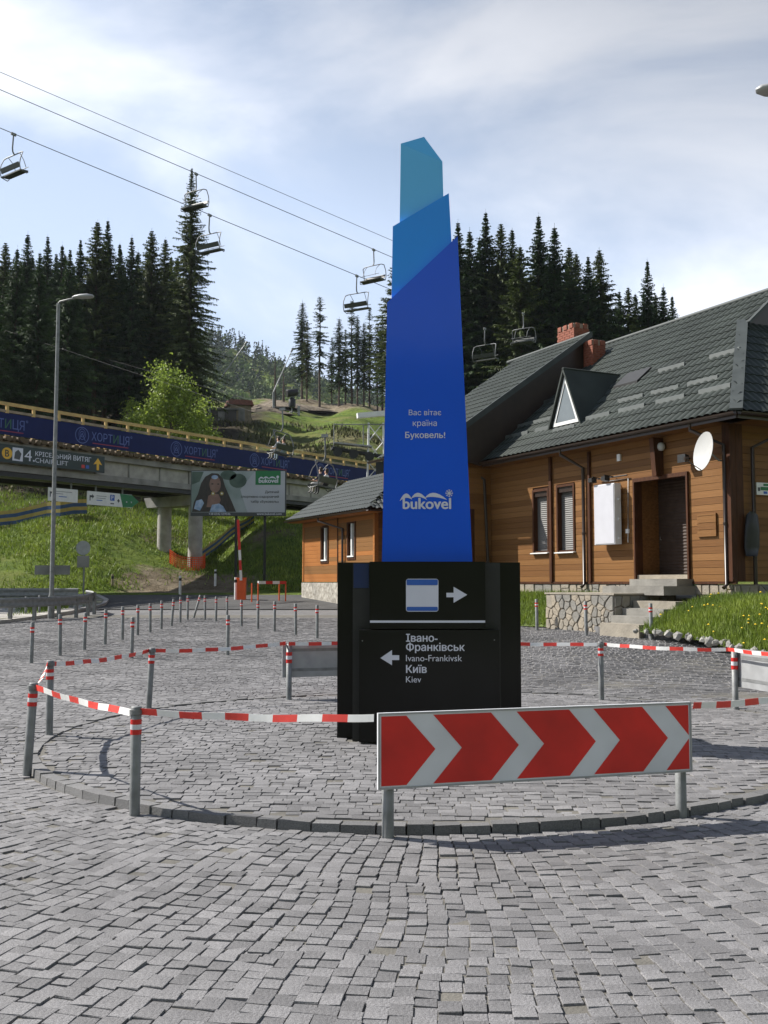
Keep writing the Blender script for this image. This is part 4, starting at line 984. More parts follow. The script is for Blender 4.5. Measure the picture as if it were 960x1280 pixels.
def bank(name, X0, X1, yedge, ztop, zbot, n=26):
    A_ = np.linspace(X0, X1, n); V = []; k_ = 12
    for x in A_:
        ye = yedge(x)
        for j in range(k_):
            f = j/(k_-1); y = .0+(ye)*f; wv = LW(x, y, 0); zg = float(flat(wv.x, wv.y))-CH.z
            z = (1-f**1.35)*ztop+f**1.35*(zg+zbot); V.append(LW(x, y, z+.03*math.sin(x*3)*math.sin(f*3)))
    F_ = [(i*k_+j, i*k_+j+1, (i+1)*k_+j+1, (i+1)*k_+j) for i in range(n-1) for j in range(k_-1)]
    if (V[1]-V[0]).cross(V[k_]-V[0]).z < 0: F_ = [f[::-1] for f in F_]
    mm = MB(); mm.add(V, F_, 0, True); return tag(mm.build(name, mt['mound']), kind='structure'), V, k_, n
ye1 = lambda x: 3.1+.12*(1.45-x)*0+.25*math.sin(x*.8)
bk1, BV1, bk, bn = bank('grass_bank', .33, -6.0, lambda x: 2.25+.14*(.33-x), -.36, .15)
bk2, BV2, bk_, bn_ = bank('grass_bank', 9.3, 4.25, lambda x: 1.7, -.35, .03, 12)
def blades(name, V, k_, n, cnt, h, wd, mat, label, parent=None, flowers=0):
    V = np.array([tuple(v) for v in V]).reshape(n, k_, 3)
    fi = rng.uniform(0, n-1.001, cnt); fj = rng.uniform(0, k_-1.001, cnt); i = fi.astype(int); j = fj.astype(int); a_ = (fi-i)[:,None]; b_ = (fj-j)[:,None]
    P = (V[i,j]*(1-a_)+V[i+1,j]*a_)*(1-b_)+(V[i,j+1]*(1-a_)+V[i+1,j+1]*a_)*b_
    return blade_mesh(name, P, h, wd, mat)
def blade_mesh(name, P, h, wd, mat):
    n = len(P); t = rng.uniform(0, 2*np.pi, n); hh = h*rng.uniform(.5, 1.3, n); d = np.stack([np.cos(t), np.sin(t), 0*t], 1)*wd
    ln = np.stack([rng.normal(0, .35, n)*hh, rng.normal(0, .35, n)*hh, hh], 1)
    W = np.stack([P-d-[0,0,.02], P+d-[0,0,.02], P+ln], 1).reshape(-1, 3)
    return tag(link(name, npmesh(name, W, np.arange(n*3).reshape(-1, 3), mat, tone=np.repeat(rng.random(n), 3))), kind='stuff'), P+ln
g1, tips = blades('bank_grass', BV1, bk, bn, 30000, .15, .012, mt['grassblade'], '')
blades('bank_grass', BV2, bk_, bn_, 9000, .15, .012, mt['grassblade'], '')
# dandelion heads
mm = MB()
pw_ = np.exp(1.8*(np.sin(tips[:,0]*3.1+1)*np.sin(tips[:,1]*2.3)+.7*np.sin(tips[:,0]*1.1-tips[:,1]*1.7))); pw_ /= pw_.sum()
for p in tips[rng.choice(len(tips), 150, replace=False, p=pw_)]:
    c = Vector(p)+Vector((0,0,.02)); r_ = random.uniform(.018, .03)
    mm.add([c+Vector((r_*math.cos(t), r_*math.sin(t), 0)) for t in np.linspace(0, 2*math.pi, 7)[:-1]]+[c+Vector((0,0,.018)), c-Vector((0,0,.015))], [(i, (i+1) % 6, 6) for i in range(6)]+[((i+1) % 6, i, 7) for i in range(6)])
tag(mm.build('dandelions', mt['dandelion']), kind='stuff')
# pale edging rocks along the foot of the bank
def rock_mesh(s_):
    me = bpy.data.meshes.new('edging_rock'); import bmesh
    b = bmesh.new(); bmesh.ops.create_icosphere(b, subdivisions=1, radius=s_)
    for v in b.verts: v.co *= random.uniform(.75, 1.15); v.co.z *= .7
    b.to_mesh(me); b.free(); me.materials.append(mt['rock']); return me
rocks = [rock_mesh(.085) for _ in range(6)]
x = .30
while x > -5.5:
    ye = 2.25+.14*(.33-x); wv = LW(x, ye+random.uniform(-.08, .12), 0); o = link('edging_rock', random.choice(rocks)); s_ = random.uniform(.6, 1.35)
    o.location = (wv.x, wv.y, float(flat(wv.x, wv.y))+.15+.03*s_); o.scale = (s_, s_, s_); o.rotation_euler = (random.random(), random.random(), random.random()*6)
    tag(o, 'pale rough rock edging the foot of the dandelion bank', 'rock', 'rocks edging the grass bank'); x -= random.uniform(.09, .22)

# ---- things on the facade
lx0, lz1 = fac(742.7, 607, .28); lx1, lz0 = fac(769.3, 680, .28)
lb = empty('light_box', LW((lx0+lx1)/2, .02, lz0), CANG, 'blank white illuminated sign box on brackets beside the door', 'sign box'); cx = (lx0+lx1)/2; hw = abs(lx0-lx1)/2; hh = lz1-lz0
MB().box(-hw, hw, .07, .27, 0, hh).build('case', mt['white_refl'], lb)
MB().box(-hw+.02, hw-.02, .2705, .283, .02, hh-.02).build('face', mt['film'], lb)
mm = MB()
for zz in (.15, hh*.5, hh-.15):
    mm.tube([(hw*.5, -.02, zz), (hw*.5, .07, zz)], .02, 6); mm.tube([(-hw*.5, -.02, zz), (-hw*.5, .07, zz)], .02, 6)
mm.build('bracket', mt['steel'], lb)
for zz in (.12, hh*.4, hh*.72): MB().box(-hw-.035, -hw-.001, .12, .17, zz, zz+.05).build('side_clip', mt['white'], lb)
sl = empty('spotlight', LW(cx+.15, .02, lz1+.18), CANG, 'black spotlights on a bar above the blank white sign box', 'lamp')
mm = MB(); mm.tube([(.35,.05,0),(-.75,.05,0)], .018, 6); mm.tube([(.25,.0,0),(.25,.3,.03)], .014, 6); mm.tube([(-.25,.0,0),(-.25,.34,.03)], .014, 6); mm.build('bar', mt['black'], sl)
for xx in (.25, -.25): MB().hexa([(xx-.09,.24,-.12),(xx+.09,.24,-.12),(xx+.07,.38,-.10),(xx-.07,.38,-.10)], [(xx-.09,.24,.02),(xx+.09,.24,.02),(xx+.07,.38,.0),(xx-.07,.38,.0)]).build('lamp_head', mt['black'], sl)
cb = MB(); xx, zz = fac(785.5, 598, .01); xx2, z2 = fac(785.5, 678, .01); xs_, zs_ = fac(762, 600, .01)
cb.tube([(xs_,.02,zz),(xx,.02,zz),(xx2,.02,z2)], .012, 6); cb.box(xx2-.05, xx2+.05, .012, .05, (zz+z2)/2-.55, (zz+z2)/2-.45); cb.v = [tuple(LW(*v)) for v in cb.v]
tag(cb.build('wall_cable', mt['white'], origin=LW(xx2, 0, z2)), 'white cable and switch running down the planks by the door', 'cable')
# satellite dish
dc_x, dc_z = fac(879.6, 564, .52); dcp = LW(dc_x, .52, dc_z)
ds = empty('satellite_dish', dcp, 0, 'white satellite dish on an arm under the eave', 'satellite dish')
dv = Vector((-.93, -.22, .16)).normalized()
axz = dv; axx = axz.cross(Vector((0,0,1))).normalized(); axy = axx.cross(axz)
mm = MB(); V = []; nr_ = 6; na = 28
for i in range(nr_+1):
    r_ = .40*i/nr_
    for j in range(na):
        t = 2*math.pi*j/na; V.append(axx*r_*math.cos(t)*.93+axy*r_*math.sin(t)*1.05+axz*(r_*r_*.42-.05))
mm.add(V+[v-axz*.012 for v in V], [f for i in range(nr_) for j in range(na) for f in ((i*na+j, i*na+(j+1) % na, (i+1)*na+(j+1) % na, (i+1)*na+j), ((nr_+1)*na+(i+1)*na+j, (nr_+1)*na+(i+1)*na+(j+1) % na, (nr_+1)*na+i*na+(j+1) % na, (nr_+1)*na+i*na+j))], 0, True)
mm.build('reflector', mt['dish'], ds)
wallp = LW(.18, .02, dc_z-.18)-dcp; mm = MB(); mm.tube([-axz*.05, -axz*.15, wallp+cn_*.12, wallp-cn_*.03], .02, 6); mm.build('arm', mt['steel'], ds)
mm = MB(); tip = axz*.42-axy*.25; mm.tube([-axy*.41+axz*.0, tip], .011, 6); mm.tube([tip, tip-axz*.08+axy*.03], .035, 8); mm.build('receiver', mt['pipe'], ds)
for (px, py, nm, lab, cat, mat) in ((860, 573, 'floodlight', 'small black floodlight beside the satellite dish', 'lamp', 'black'), (828.5, 558.5, 'wall_lamp', 'round white lamp above the door bracket', 'lamp', 'dish'), (773, 572, 'junction_box', 'small pale junction box under the eave', 'box', 'white')):
    x, z = fac(px, py, .05); b_ = LW(x, .0, z); t = empty(nm, b_, CANG, lab, cat)
    if nm == 'wall_lamp': MB().lathe([(.0,-.10),(.06,-.085),(.09,-.03),(.09,.03),(.06,.085),(0,.10)], 12, c=(0,.10,0)).build('globe', mt[mat], t); MB().box(-.05,.05,-.0,.03,-.05,.05).build('mount', mt['pipe'], t)
    elif nm == 'floodlight': MB().hexa([(-.10,.12,-.08),(.10,.12,-.08),(.12,.25,-.10),(-.12,.25,-.10)], [(-.10,.12,.06),(.10,.12,.06),(.12,.25,.08),(-.12,.25,.08)]).build('housing', mt[mat], t); MB().tube([(0,0,0),(0,.13,-.01)], .02, 6).build('mount', mt['black'], t)
    else: MB().box(-.05,.05,.0,.05,-.08,.08).build('housing', mt[mat], t); MB().box(-.055,.055,.05,.056,-.085,.085).build('lid', mt[mat], t)
# sign and hanging jacket on the shaded end wall
def endw(px, py, off=0.0):
    r = ray(px, py); t = (-off-(CAM-CH).dot(cu_))/r.dot(cu_); w_ = CAM+r*t-CH; return w_.dot(cn_), w_.z
ey0, ez1 = endw(944.5, 603, .03); ey1, ez0 = endw(975, 620, .03)
sg = empty('shop_sign', LW(-.035, ey0, ez0), CANG, 'small white and green sign on the shaded end wall', 'sign'); Wd = ey1-ey0; Hd = ez1-ez0
MB().box(-.02, .005, Wd, 0, 0, Hd).build('panel', mt['white'], sg)
MB().box(-.0245, -.0205, Wd*.97, Wd*.16, Hd*.38, Hd*.66).build('green_band', mt['green'], sg)
for i, c_ in enumerate(('sign_blue','sign_blue','red')): MB().box(-.0245, -.0205, Wd*(.28+.22*i), Wd*(.43+.22*i), Hd*.1, Hd*.3).build('pictogram', mt[c_], sg)
MB().box(-.0245, -.0205, Wd*.9, Wd*.28, Hd*.74, Hd*.92).build('text_line', mt['green'], sg); MB().box(-.0245, -.0205, Wd*.14, Wd*.05, Hd*.3, Hd*.6).build('side_mark', mt['darkgrey'], sg)
jy, jz = endw(938, 660, .08); jk = MB()
prof = [(0,.06,.03),(.08,.16,.06),(.4,.20,.08),(.75,.22,.08),(.95,.17,.05)]
V = []
for d, w_, th_ in prof:
    for k_ in range(10):
        t = 2*math.pi*k_/10; V.append(LW(-.14+th_*math.sin(t)*(1+.2*math.sin(5*d+k_)), jy+w_*math.cos(t)+.05*d, jz+.35-d))
jk.add(V, [(i*10+j, i*10+(j+1) % 10, (i+1)*10+(j+1) % 10, (i+1)*10+j) for i in range(4) for j in range(10)]+[tuple(range(10)), tuple(range(49, 39, -1))], 0, True)
tag(jk.build('hanging_jacket', mt['black'], origin=LW(-.14, jy, jz-.6)), 'black jacket hanging on the shaded end wall', 'jacket')

# ================================================================== THE ANNEX further along
an = empty('annex_house', LW(17.2, 0, 0), CANG, 'small reddish timber annex on a rubble stone plinth behind the pylon', 'house')
AW = 7.0; AH = 2.62
aw = [(1.75, 2.35, .95, 2.25), (4.35, 4.95, .85, 2.20)]
mm = MB()
for a_, b_, c_, d_ in holed(0, AW, 0, AH+.3, aw): mm.box(a_, b_, -.2, -.03, c_, d_)
mm.box(.03, .2, -5, -.2, 0, AH+.3); mm.box(AW-.2, AW, -5, -.2, 0, AH+.3); mm.build('wall', mt['wood_trim'], an)
plank_wall(an, annex_me, .1, AW-.1, 0, AH, aw, -.028, .026, breaks=(3.3, 3.36), pitch=.165)
plank_wall(an, plank_me, -4.9, -.1, 0, AH, [], .025, -.026, axis='y', pitch=.165)
for a_ in (-.03, AW-.10): MB().box(a_, a_+.13, -.13, .03, 0, AH).build('corner_post', mt['annexwood'], an)
MB().box(3.31, 3.35, -.03, .03, 0, AH).build('timber_post', mt['wood_trim'], an)
for a_, b_, c_, d_ in aw:
    wn = empty('window', (0,0,0)); wn.parent = an
    mm = MB(); mm.box(a_-.1, a_, -.15, .03, c_-.1, d_+.05); mm.box(b_, b_+.1, -.15, .03, c_-.1, d_+.05); mm.box(a_, b_, -.15, .03, d_, d_+.05); mm.box(a_, b_, -.15, .03, c_-.1, c_); mm.build('frame', mt['wood_trim'], wn)
    MB().box(a_+.32, a_+.42, -.14, -.02, c_, d_).build('mullion', mt['white'], wn); MB().box(a_+.02, b_-.02, -.15, -.12, c_, d_).build('pane', mt['glass'], wn)
    MB().box(a_, b_, -.10, .06, c_, c_+.05).build('sill', mt['white'], wn)
pm = MB(); pm.box(-.05, AW+.05, -5, .05, -1.6, -.03); pm.build('plinth', mt['rubble'], an)
gzA = AH; AT = .62; RA = 3.0; ca_ = 1/math.sqrt(1+AT*AT); sa_ = AT*ca_
def an_trim(u_, v): b = v*ca_; return -.6+b*.95 < u_ < AW+.6-b*.0
tile_roof((0,.55,gzA), (1,0,0), (0,-ca_,sa_), -.6, AW+.6, RA/ca_, an_trim, sub=4).build('roof', mt['roof_edge'], an)
def an_hip(u_, v):
    f = v/(math.hypot(2.85, RA*AT)); return -5.5+RA*f < u_ < .55-RA*f
tile_roof((-.6,0,gzA), (0,1,0), (2.85,0,RA*AT), -5.5, .55, math.hypot(2.85, RA*AT), an_hip, sub=4).build('hip_end', mt['roof_edge'], an)
tile_roof((0,-5.45,gzA), (1,0,0), (0,ca_,sa_), -.6, AW+.6, RA/ca_, an_trim, sub=3, step=.7).build('roof', mt['roof_edge'], an)
gutter((-.62,.62,gzA-.02), (AW+.6,.62,gzA-.02), an); MB().box(-.5, AW+.5, -.03, .55, gzA-.10, gzA-.06).build('soffit', mt['annexwood'], an)
gutter((-.66,.5,gzA-.02), (-.66,-5.2,gzA-.02), an)
mm = MB(); mm.tube([(4.0,.58,gzA-.06),(4.0,.58,gzA-.2),(2.72,.08,gzA-.55),(2.72,.08,-1.3)], .05, 8); mm.build('downpipe', mt['pipe'], an)
ck = empty('flue', (0,0,0)); ck.parent = an
MB().hexa([(-.1,-2.6,3.3),(2.0,-2.6,3.3),(2.0,-1.5,3.3),(-.1,-1.5,3.3)], [(.15,-2.45,5.2),(1.75,-2.45,5.2),(1.75,-1.65,5.2),(.15,-1.65,5.2)]).build('cladding', mt['rooftile'], ck)
MB().box(.0, 1.9, -2.6, -1.5, 5.2, 5.32).build('cap', mt['roof_edge'], ck)
# older, higher roof just behind the annex
bh = empty('rear_house', LW(19.5, -6.2, -.8), CANG, 'weathered rust stained metal roof rising behind the annex', 'house')
MB().box(-1, 8, -6, 0, 0, 3.9).build('wall', mt['wood3'], bh)
V = [(-1.6,.6,3.7),(8.6,.6,3.7),(8.6,-3,6.1),(-1.6,-3,6.1),(8.6,-6.6,3.7),(-1.6,-6.6,3.7)]
MB().add(V, [(0,1,2,3),(3,2,4,5)]+[(0,3,5),(1,4,2)]).build('roof', mt['oldroof'], bh)
for x in np.arange(-1.4, 8.6, .6):
    mm = MB(); mm.bar((x,.62,3.72), (x,-3,6.14), .04, .05); mm.build('roof_seam', mt['oldroof'], bh)
for x, y in ((.6,-.6),(2.6,-.3),(4.8,-1.1)): MB().hexa([(x,y,3.7+(.6-y)*.667+.04),(x+1.3,y,3.7+(.6-y)*.667+.04),(x+1.3,y-.5,3.7+(1.1-y)*.667+.04),(x,y-.5,3.7+(1.1-y)*.667+.04)], [(x,y,3.7+(.6-y)*.667+.1),(x+1.3,y,3.7+(.6-y)*.667+.1),(x+1.3,y-.5,3.7+(1.1-y)*.667+.1),(x,y-.5,3.7+(1.1-y)*.667+.1)]).build('roof_patch', mt['guard'], bh)

# ================================================================== THE FOOTBRIDGE
BO = Vector((-16.85, 43.7, EYE)); bd_ = Vector((.5795, .815, 0)); BANG = math.atan2(bd_.y, bd_.x); bn_v = Vector((-bd_.y, bd_.x, 0))
br = empty('bridge', (BO.x, BO.y, 1.0), BANG, 'concrete bridge with yellow timber railing and long navy banner', 'bridge')
ZB = EYE-1.0
def bs_of(px):           # distance along the bridge's near face for a pixel column
    k_ = (px-480)/FPX; return (BO.x-k_*BO.y)/(k_*bd_.y-bd_.x)
def BW(s_, y, z): return BO+bd_*s_+bn_v*y+Vector((0,0,z))
S0, S1 = -26, 34
MB().box(S0, S1, .1, 3.9, ZB+5.95, ZB+6.22).build('deck', mt['conc_dark'], br)
for yy in (.32, 3.2):
    g_ = MB().box(S0, S1, yy, yy+.42, ZB+5.25, ZB+5.948).build('girder', mt['concrete'], br)
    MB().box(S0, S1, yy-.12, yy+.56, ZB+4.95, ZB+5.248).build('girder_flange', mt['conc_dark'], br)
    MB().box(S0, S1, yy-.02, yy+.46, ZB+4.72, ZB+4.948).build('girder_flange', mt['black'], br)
mm = MB()
for s_ in np.arange(S0+.5, S1, 2.05): mm = MB(); mm.box(s_, s_+.09, .27, .318, ZB+5.25, ZB+5.93); mm.build('stiffener', mt['conc_dark'], br)
for s_ in np.arange(S0+1, S1, 3.0): MB().box(s_, s_+.25, .75, 3.19, ZB+5.0, ZB+5.94).build('cross_beam', mt['conc_dark'], br)
# deck logs: their sawn ends stick out under the banner
log_me = MB().lathe([(.12,-.5),(.12,.5)], 8).mesh('log_end', mt['logs'])
s_ = S0
while s_ < S1:
    d = random.uniform(.24, .42); o = link('log_end', log_me, br); o.location = (s_, .12+random.uniform(-.12,.1), ZB+6.36+random.uniform(-.02,.03)); o.rotation_euler = (math.pi/2, 0, 0); o.scale = (d/.26, random.uniform(.85,1.1), .55); s_ += d+.02
MB().box(S0, S1, .15, 3.9, ZB+6.225, ZB+6.5).build('timber_deck', mt['timber'], br)
for yy in (0, 3.95):
    MB().box(S0, S1, yy, yy+.10, ZB+7.86, ZB+8.0).build('top_rail', mt['yellowwood'], br)
    MB().box(S0, S1, yy+.03, yy+.08, ZB+7.55, ZB+7.66).build('lower_rail', mt['timber'], br)
    post_me = unit_mesh('railing_post', mt['yellowwood'])
    for s_ in np.arange(S0+.3, S1, 1.36): put(post_me, br, s_, s_+.13, yy+.005, yy+.095, ZB+6.5, ZB+7.858)
ban = MB().box(S0, S1, -.03, -.008, ZB+6.53, ZB+7.50).build('banner', mt['banner'], br)
def ring2(c, r0, r1, y, n=24, sx=1.0):
    mm = MB(); V = []
    for r_ in (r0, r1):
        for j in range(n): t = 2*math.pi*j/n; V.append((c[0]+r_*sx*math.cos(t), y, c[1]+r_*math.sin(t)))
    mm.add(V, [(j, (j+1) % n, n+(j+1) % n, n+j) for j in range(n)]); return mm
for k_ in range(-3, 5):
    s_ = 4.2+6.0*k_; zc = ZB+7.0; y = -.034
    for r0, r1, sx in ((.36,.40,1.0),(.24,.27,.75),(.12,.15,.9)):
        ring2((s_, zc+(.0 if r0 > .3 else .05)), r0, r1, y, sx=sx).build('emblem', mt['print_blue'], ban)
    mm = MB(); mm.add([(s_-.2,y,zc-.25),(s_-.17,y,zc-.27),(s_+.03,y,zc+.1),(s_,y,zc+.12)], [(0,1,2,3)]); mm.add([(s_+.2,y-.001,zc-.25),(s_+.17,y-.001,zc-.27),(s_-.03,y-.001,zc+.1),(s_,y-.001,zc+.12)], [(0,3,2,1)]); mm.build('emblem', mt['print_blue'], ban)
    text('ХОРТ', 'lettering', mt['print_blue'], ban, (s_+.55, -.032, zc-.18), (1,0,0), (0,0,1), 1.25, -.005, height=.42)
    text('И', 'lettering', mt['print_green'], ban, (s_+1.87, -.032, zc-.18), (1,0,0), (0,0,1), .3, -.01, height=.42)
    text('ЦЯ', 'lettering', mt['print_blue'], ban, (s_+2.25, -.032, zc-.18), (1,0,0), (0,0,1), .6, -.005, height=.44)
    MB().box(s_+.62, s_+2.8, -.036, -.0325, zc-.33, zc-.29).build('red_tagline', mt['print_red'], ban)
    ring2((s_+2.98, zc+.24), .03, .06, y, 10).build('emblem', mt['print_blue'], ban)
# piers: pairs of round columns under a crosshead
for sp_ in (bs_of(253), bs_of(253)-16.5, bs_of(253)+16.0):
    pr = empty('pier', (0,0,0)); pr.parent = br
    MB().hexa([(sp_-.5,-.1,ZB+4.15),(sp_+.5,-.1,ZB+4.15),(sp_+.5,3.9,ZB+4.15),(sp_-.5,3.9,ZB+4.15)], [(sp_-.5,-.35,ZB+4.70),(sp_+.5,-.35,ZB+4.70),(sp_+.5,4.15,ZB+4.70),(sp_-.5,4.15,ZB+4.70)]).build('crosshead', mt['conc_dark'], pr)
    for yy in (.55, 3.0):
        wv = BW(sp_, yy, 0); MB().lathe([(.40, gz(wv.x, wv.y)-1.0-1.0), (.38, ZB+4.145)], 20, c=(sp_, yy, 0)).build('column', mt['concrete'], pr)
# ---- hanging direction sign on the girder
sA, sB = bs_of(-38), bs_of(127)
sgn = empty('lift_sign', BW(sA, .0, 5.3), BANG, 'long dark sign with yellow arrow pointing to the chair lift', 'sign')
Wd = sB-sA; Hd = .80
MB().box(0, Wd, -.10, -.02, 0, Hd).build('panel', mt['signdark'], sgn); ypl = -.104
MB().box(.3, Wd-.3, -.018, .25, Hd*.45, Hd*.55).build('bracket', mt['steel'], sgn)
def sx_(px): return bs_of(px)-sA
def disc(c, r_, y, mat, nm, par, n=20):
    MB().prism([(c[0]+r_*math.cos(2*math.pi*j/n), y, c[1]+r_*math.sin(2*math.pi*j/n)) for j in range(n)], (0,-.003,0)).build(nm, mat, par)
disc((sx_(4), Hd*.5), .26, ypl+.003, mt['yellow'], 'letter_disc', sgn); text('B', 'lettering', mt['signdark'], sgn, (sx_(4), ypl-.002, Hd*.5-.15), (1,0,0), (0,0,1), .21, .02, 'CENTER', height=.3)
MB().box(sx_(10.8), sx_(24), ypl, ypl+.004, .11, .70).build('pictogram', mt['letter'], sgn)
MB().prism([(sx_(13),ypl-.0005,.2),(sx_(20),ypl-.0005,.17),(sx_(22),ypl-.0005,.45),(sx_(18),ypl-.0005,.62),(sx_(14),ypl-.0005,.5)], (0,-.003,0)).build('pictogram', mt['darkgrey'], sgn)
text('4.', 'lettering', mt['letter'], sgn, (sx_(26), ypl+.002, .16), (1,0,0), (0,0,1), sx_(39)-sx_(26), .0, height=.5)
text('КРІСЕЛЬНИЙ', 'lettering', mt['letter'], sgn, (sx_(39.5), ypl+.002, .44), (1,0,0), (0,0,1), sx_(84.5)-sx_(39.5), .012, height=.27); text('ВИТЯГ', 'lettering', mt['letter'], sgn, (sx_(87.5), ypl+.002, .44), (1,0,0), (0,0,1), sx_(110)-sx_(87.5), .012, height=.23)
text('CHAIR LIFT', 'lettering', mt['letter'], sgn, (sx_(39.5), ypl+.002, .14), (1,0,0), (0,0,1), sx_(81)-sx_(39.5), .0, height=.21)
for px, c_ in ((100, 'red'), (105.5, 'sign_blue')): MB().box(sx_(px-2), sx_(px+2), ypl, ypl+.004, .12, .28).build('slope_mark', mt[c_], sgn)
ax_ = sx_(118.5); MB().prism([(ax_-.07,ypl+.004,.1),(ax_+.07,ypl+.004,.1),(ax_+.07,ypl+.004,.4),(ax_+.26,ypl+.004,.36),(ax_,ypl+.004,.68),(ax_-.26,ypl+.004,.36),(ax_-.07,ypl+.004,.4)], (0,-.004,0)).build('arrow', mt['yellow'], sgn)
# two white direction boards below the girder
def hang_sign(x0, x1, ztop, h, label, tip):
    a_, b_ = bs_of(x0), bs_of(x1); t = empty('direction_sign', BW(a_, .5, ztop-h), BANG, label, 'sign'); W_ = b_-a_
    pts = [(0,-.03,0),(W_,-.03,0),(W_,-.03,h),(0,-.03,h)]
    MB().prism(pts, (0,-.04,0)).build('panel', mt['white'], t)
    for f in (.2, .8): MB().box(W_*f-.03, W_*f+.03, -.02, .04, h*.5, h+.62).build('hanger', mt['steel'], t)
    if tip:
        MB().prism([(W_*.79,-.0705,0),(W_-.005,-.0705,.02),(W_+.45,-.0705,h*.5),(W_-.005,-.0705,h-.02),(W_*.72,-.0705,h)], (0,-.004,0)).build('green_tip', mt['green'], t)
        for f in (.86, .97): text('x', 'lettering', mt['letter'], t, (W_*f, -.0765, h*.36), (1,0,0), (0,0,1), .09, .02)
        MB().box(W_*.50, W_*.60, -.0745, -.0705, h*.42, h*.86).build('parking_mark', mt['sign_blue'], t); text('P', 'lettering', mt['letter'], t, (W_*.525, -.0765, h*.5), (1,0,0), (0,0,1), W_*.05, .02)
        MB().box(W_*.51, W_*.59, -.0745, -.0705, h*.16, h*.24).build('text_line', mt['darkgrey'], t)
        MB().prism([(W_*.66,-.0705,h*.45),(W_*.69,-.0705,h*.6),(W_*.72,-.0705,h*.45),(W_*.69,-.0705,h*.3)], (0,-.004,0)).build('arrow', mt['darkgrey'], t)
    for i, (f0, f1, zz) in enumerate(((.2,.42,.66),(.2,.40,.5),(.2,.33,.34)) if tip else ((.22,.8,.72),(.22,.5,.55),(.35,.62,.34))):
        MB().box(W_*f0, W_*f1, -.0745, -.0705, h*zz, h*(zz+.06)).build('text_line', mt['grey_metal'] if i != 2 else mt['sign_blue'], t)
    a0 = .05*W_; MB().prism([(a0,-.0705,h*.3),(a0+.05,-.0705,h*.3),(a0+.05,-.0705,h*.55),(a0+.16,-.0705,h*.55),(a0+.16,-.0705,h*.45),(a0+.27,-.0705,h*.62),(a0+.16,-.0705,h*.8),(a0+.16,-.0705,h*.7),(a0,-.0705,h*.7)], (0,-.004,0)).build('arrow', mt['darkgrey'], t)
hang_sign(66, 103, 4.42, .62, 'short white direction board hanging under the bridge behind the lamp post', False)
hang_sign(115, 171, 4.42, .66, 'white direction board with green pointed end hanging under the bridge', True)

# ================================================================== BILLBOARD
BBY = 49.0
b0_, b1_ = at(238, 645, BBY), at(357.5, 645, BBY); Wb = b1_.x-b0_.x; Hb = at(238, 588, BBY).z-b0_.z
gzb = gz((b0_.x+b1_.x)/2, BBY)
bb = empty('billboard', ((b0_.x+b1_.x)/2, BBY, gzb), 0, 'billboard of a child with long dark hair under the bridge', 'billboard')
zb = b0_.z-gzb; hw = Wb/2; zt_ = zb+Hb
MB().box(-hw, hw, 0, .12, zb, zt_).build('panel', mt['darkgrey'], bb)
mm = MB()
for xx in (-hw*.0-.12, hw*.55): mm = MB(); mm.box(xx-.06, xx+.06, .121, .25, -.5, zt_-.2); mm.build('leg', mt['black'], bb)
def BX(px): return (px-238)/119.5*Wb-hw
def BZ(py): return zb+(645-py)/57.*Hb
def bpoly(pts, lay, mat, nm='print'): 
    y = -.002-.0035*lay; MB().prism([(BX(x), y, BZ(yy)) for x, yy in pts], (0,-.003,0)).build(nm, mat, bb)
mp_bg = M('print_misty_green', (.10,.16,.13), .5, c2=(.42,.46,.50), scale=.55, detail=2); mp_grey = M('print_pale_grey', (.40,.42,.47), .5, var=.10, scale=.5, detail=2); mp_dk = M('print_dark_green', (.03,.06,.05), .5, c2=(.10,.15,.12), scale=1.2, detail=3)
mp_hair = M('print_dark_hair', (.012,.010,.010), .5, c2=(.05,.035,.03), scale=5, stretch=(3,1,.7)); mp_face = M('print_face', (.16,.085,.065), .5, c2=(.27,.16,.13), scale=2); mp_shirt = M('print_blue_shirt', (.16,.26,.45), .5, c2=(.42,.52,.68), scale=4)
def ell(cx, cy, rx, ry, n=18, a0=0): return [(cx+rx*math.cos(2*math.pi*k/n+a0), cy+ry*math.sin(2*math.pi*k/n+a0)) for k in range(n)]
bpoly([(239,589),(356,589),(356,640.5),(239,640.5)], 0, mp_grey); bpoly([(239,589.3),(318,589.3),(300,612),(309,640.3),(239,640.3)], 1, mp_bg)
bpoly(ell(297,601,11,9), 2, mp_dk); bpoly(ell(285,594,10,6), 2, mp_dk); bpoly([(239.3,589.6),(254,589.6),(249,602),(239.3,606)], 2, mp_dk)
bpoly([(240,640),(242,628),(247,618),(251,604),(256,596),(264,591.5),(272,592),(278,598),(281,608),(285,617),(290,628),(295,639.8)], 3, mp_hair)
bpoly(ell(268.5,605.5,7.2,10.5), 4, mp_face); bpoly([(258,634),(260,620),(266,616.5),(273,618),(276,625),(272,634)], 5, mp_face)
bpoly([(262,640),(265,631),(274,629.5),(279,633),(283,640)], 6, mp_shirt); bpoly([(242.5,636),(245,626),(252,624),(255,629),(250,638.5)], 6, mp_shirt)
bpoly(ell(268,596.5,4.2,2.6), 6, mp_shirt); bpoly(ell(265,605,1.5,.8), 6, mp_hair); bpoly(ell(272.5,605.2,1.5,.8), 6, mp_hair)
for cx in (266, 277): bpoly(ell(cx, 617, 2.4, 2.4), 7, mt['meshyellow']); bpoly(ell(cx, 617, 1.1, 1.1), 8, mt['white'])
bpoly([(239,640.6),(356.8,640.6),(356.8,644.6),(239,644.6)], 5, mt['darkgrey'])
bpoly([(319,588.8),(350.5,588.8),(350.5,606),(319,606)], 4, mt['green'], 'logo_panel')
def btext(s, x0, x1, y, lay, mat, wgt=0): text(s, 'lettering', mat, bb, (BX(x0), -.002-.0035*lay, BZ(y)), (1,0,0), (0,0,1), BX(x1)-BX(x0), wgt)
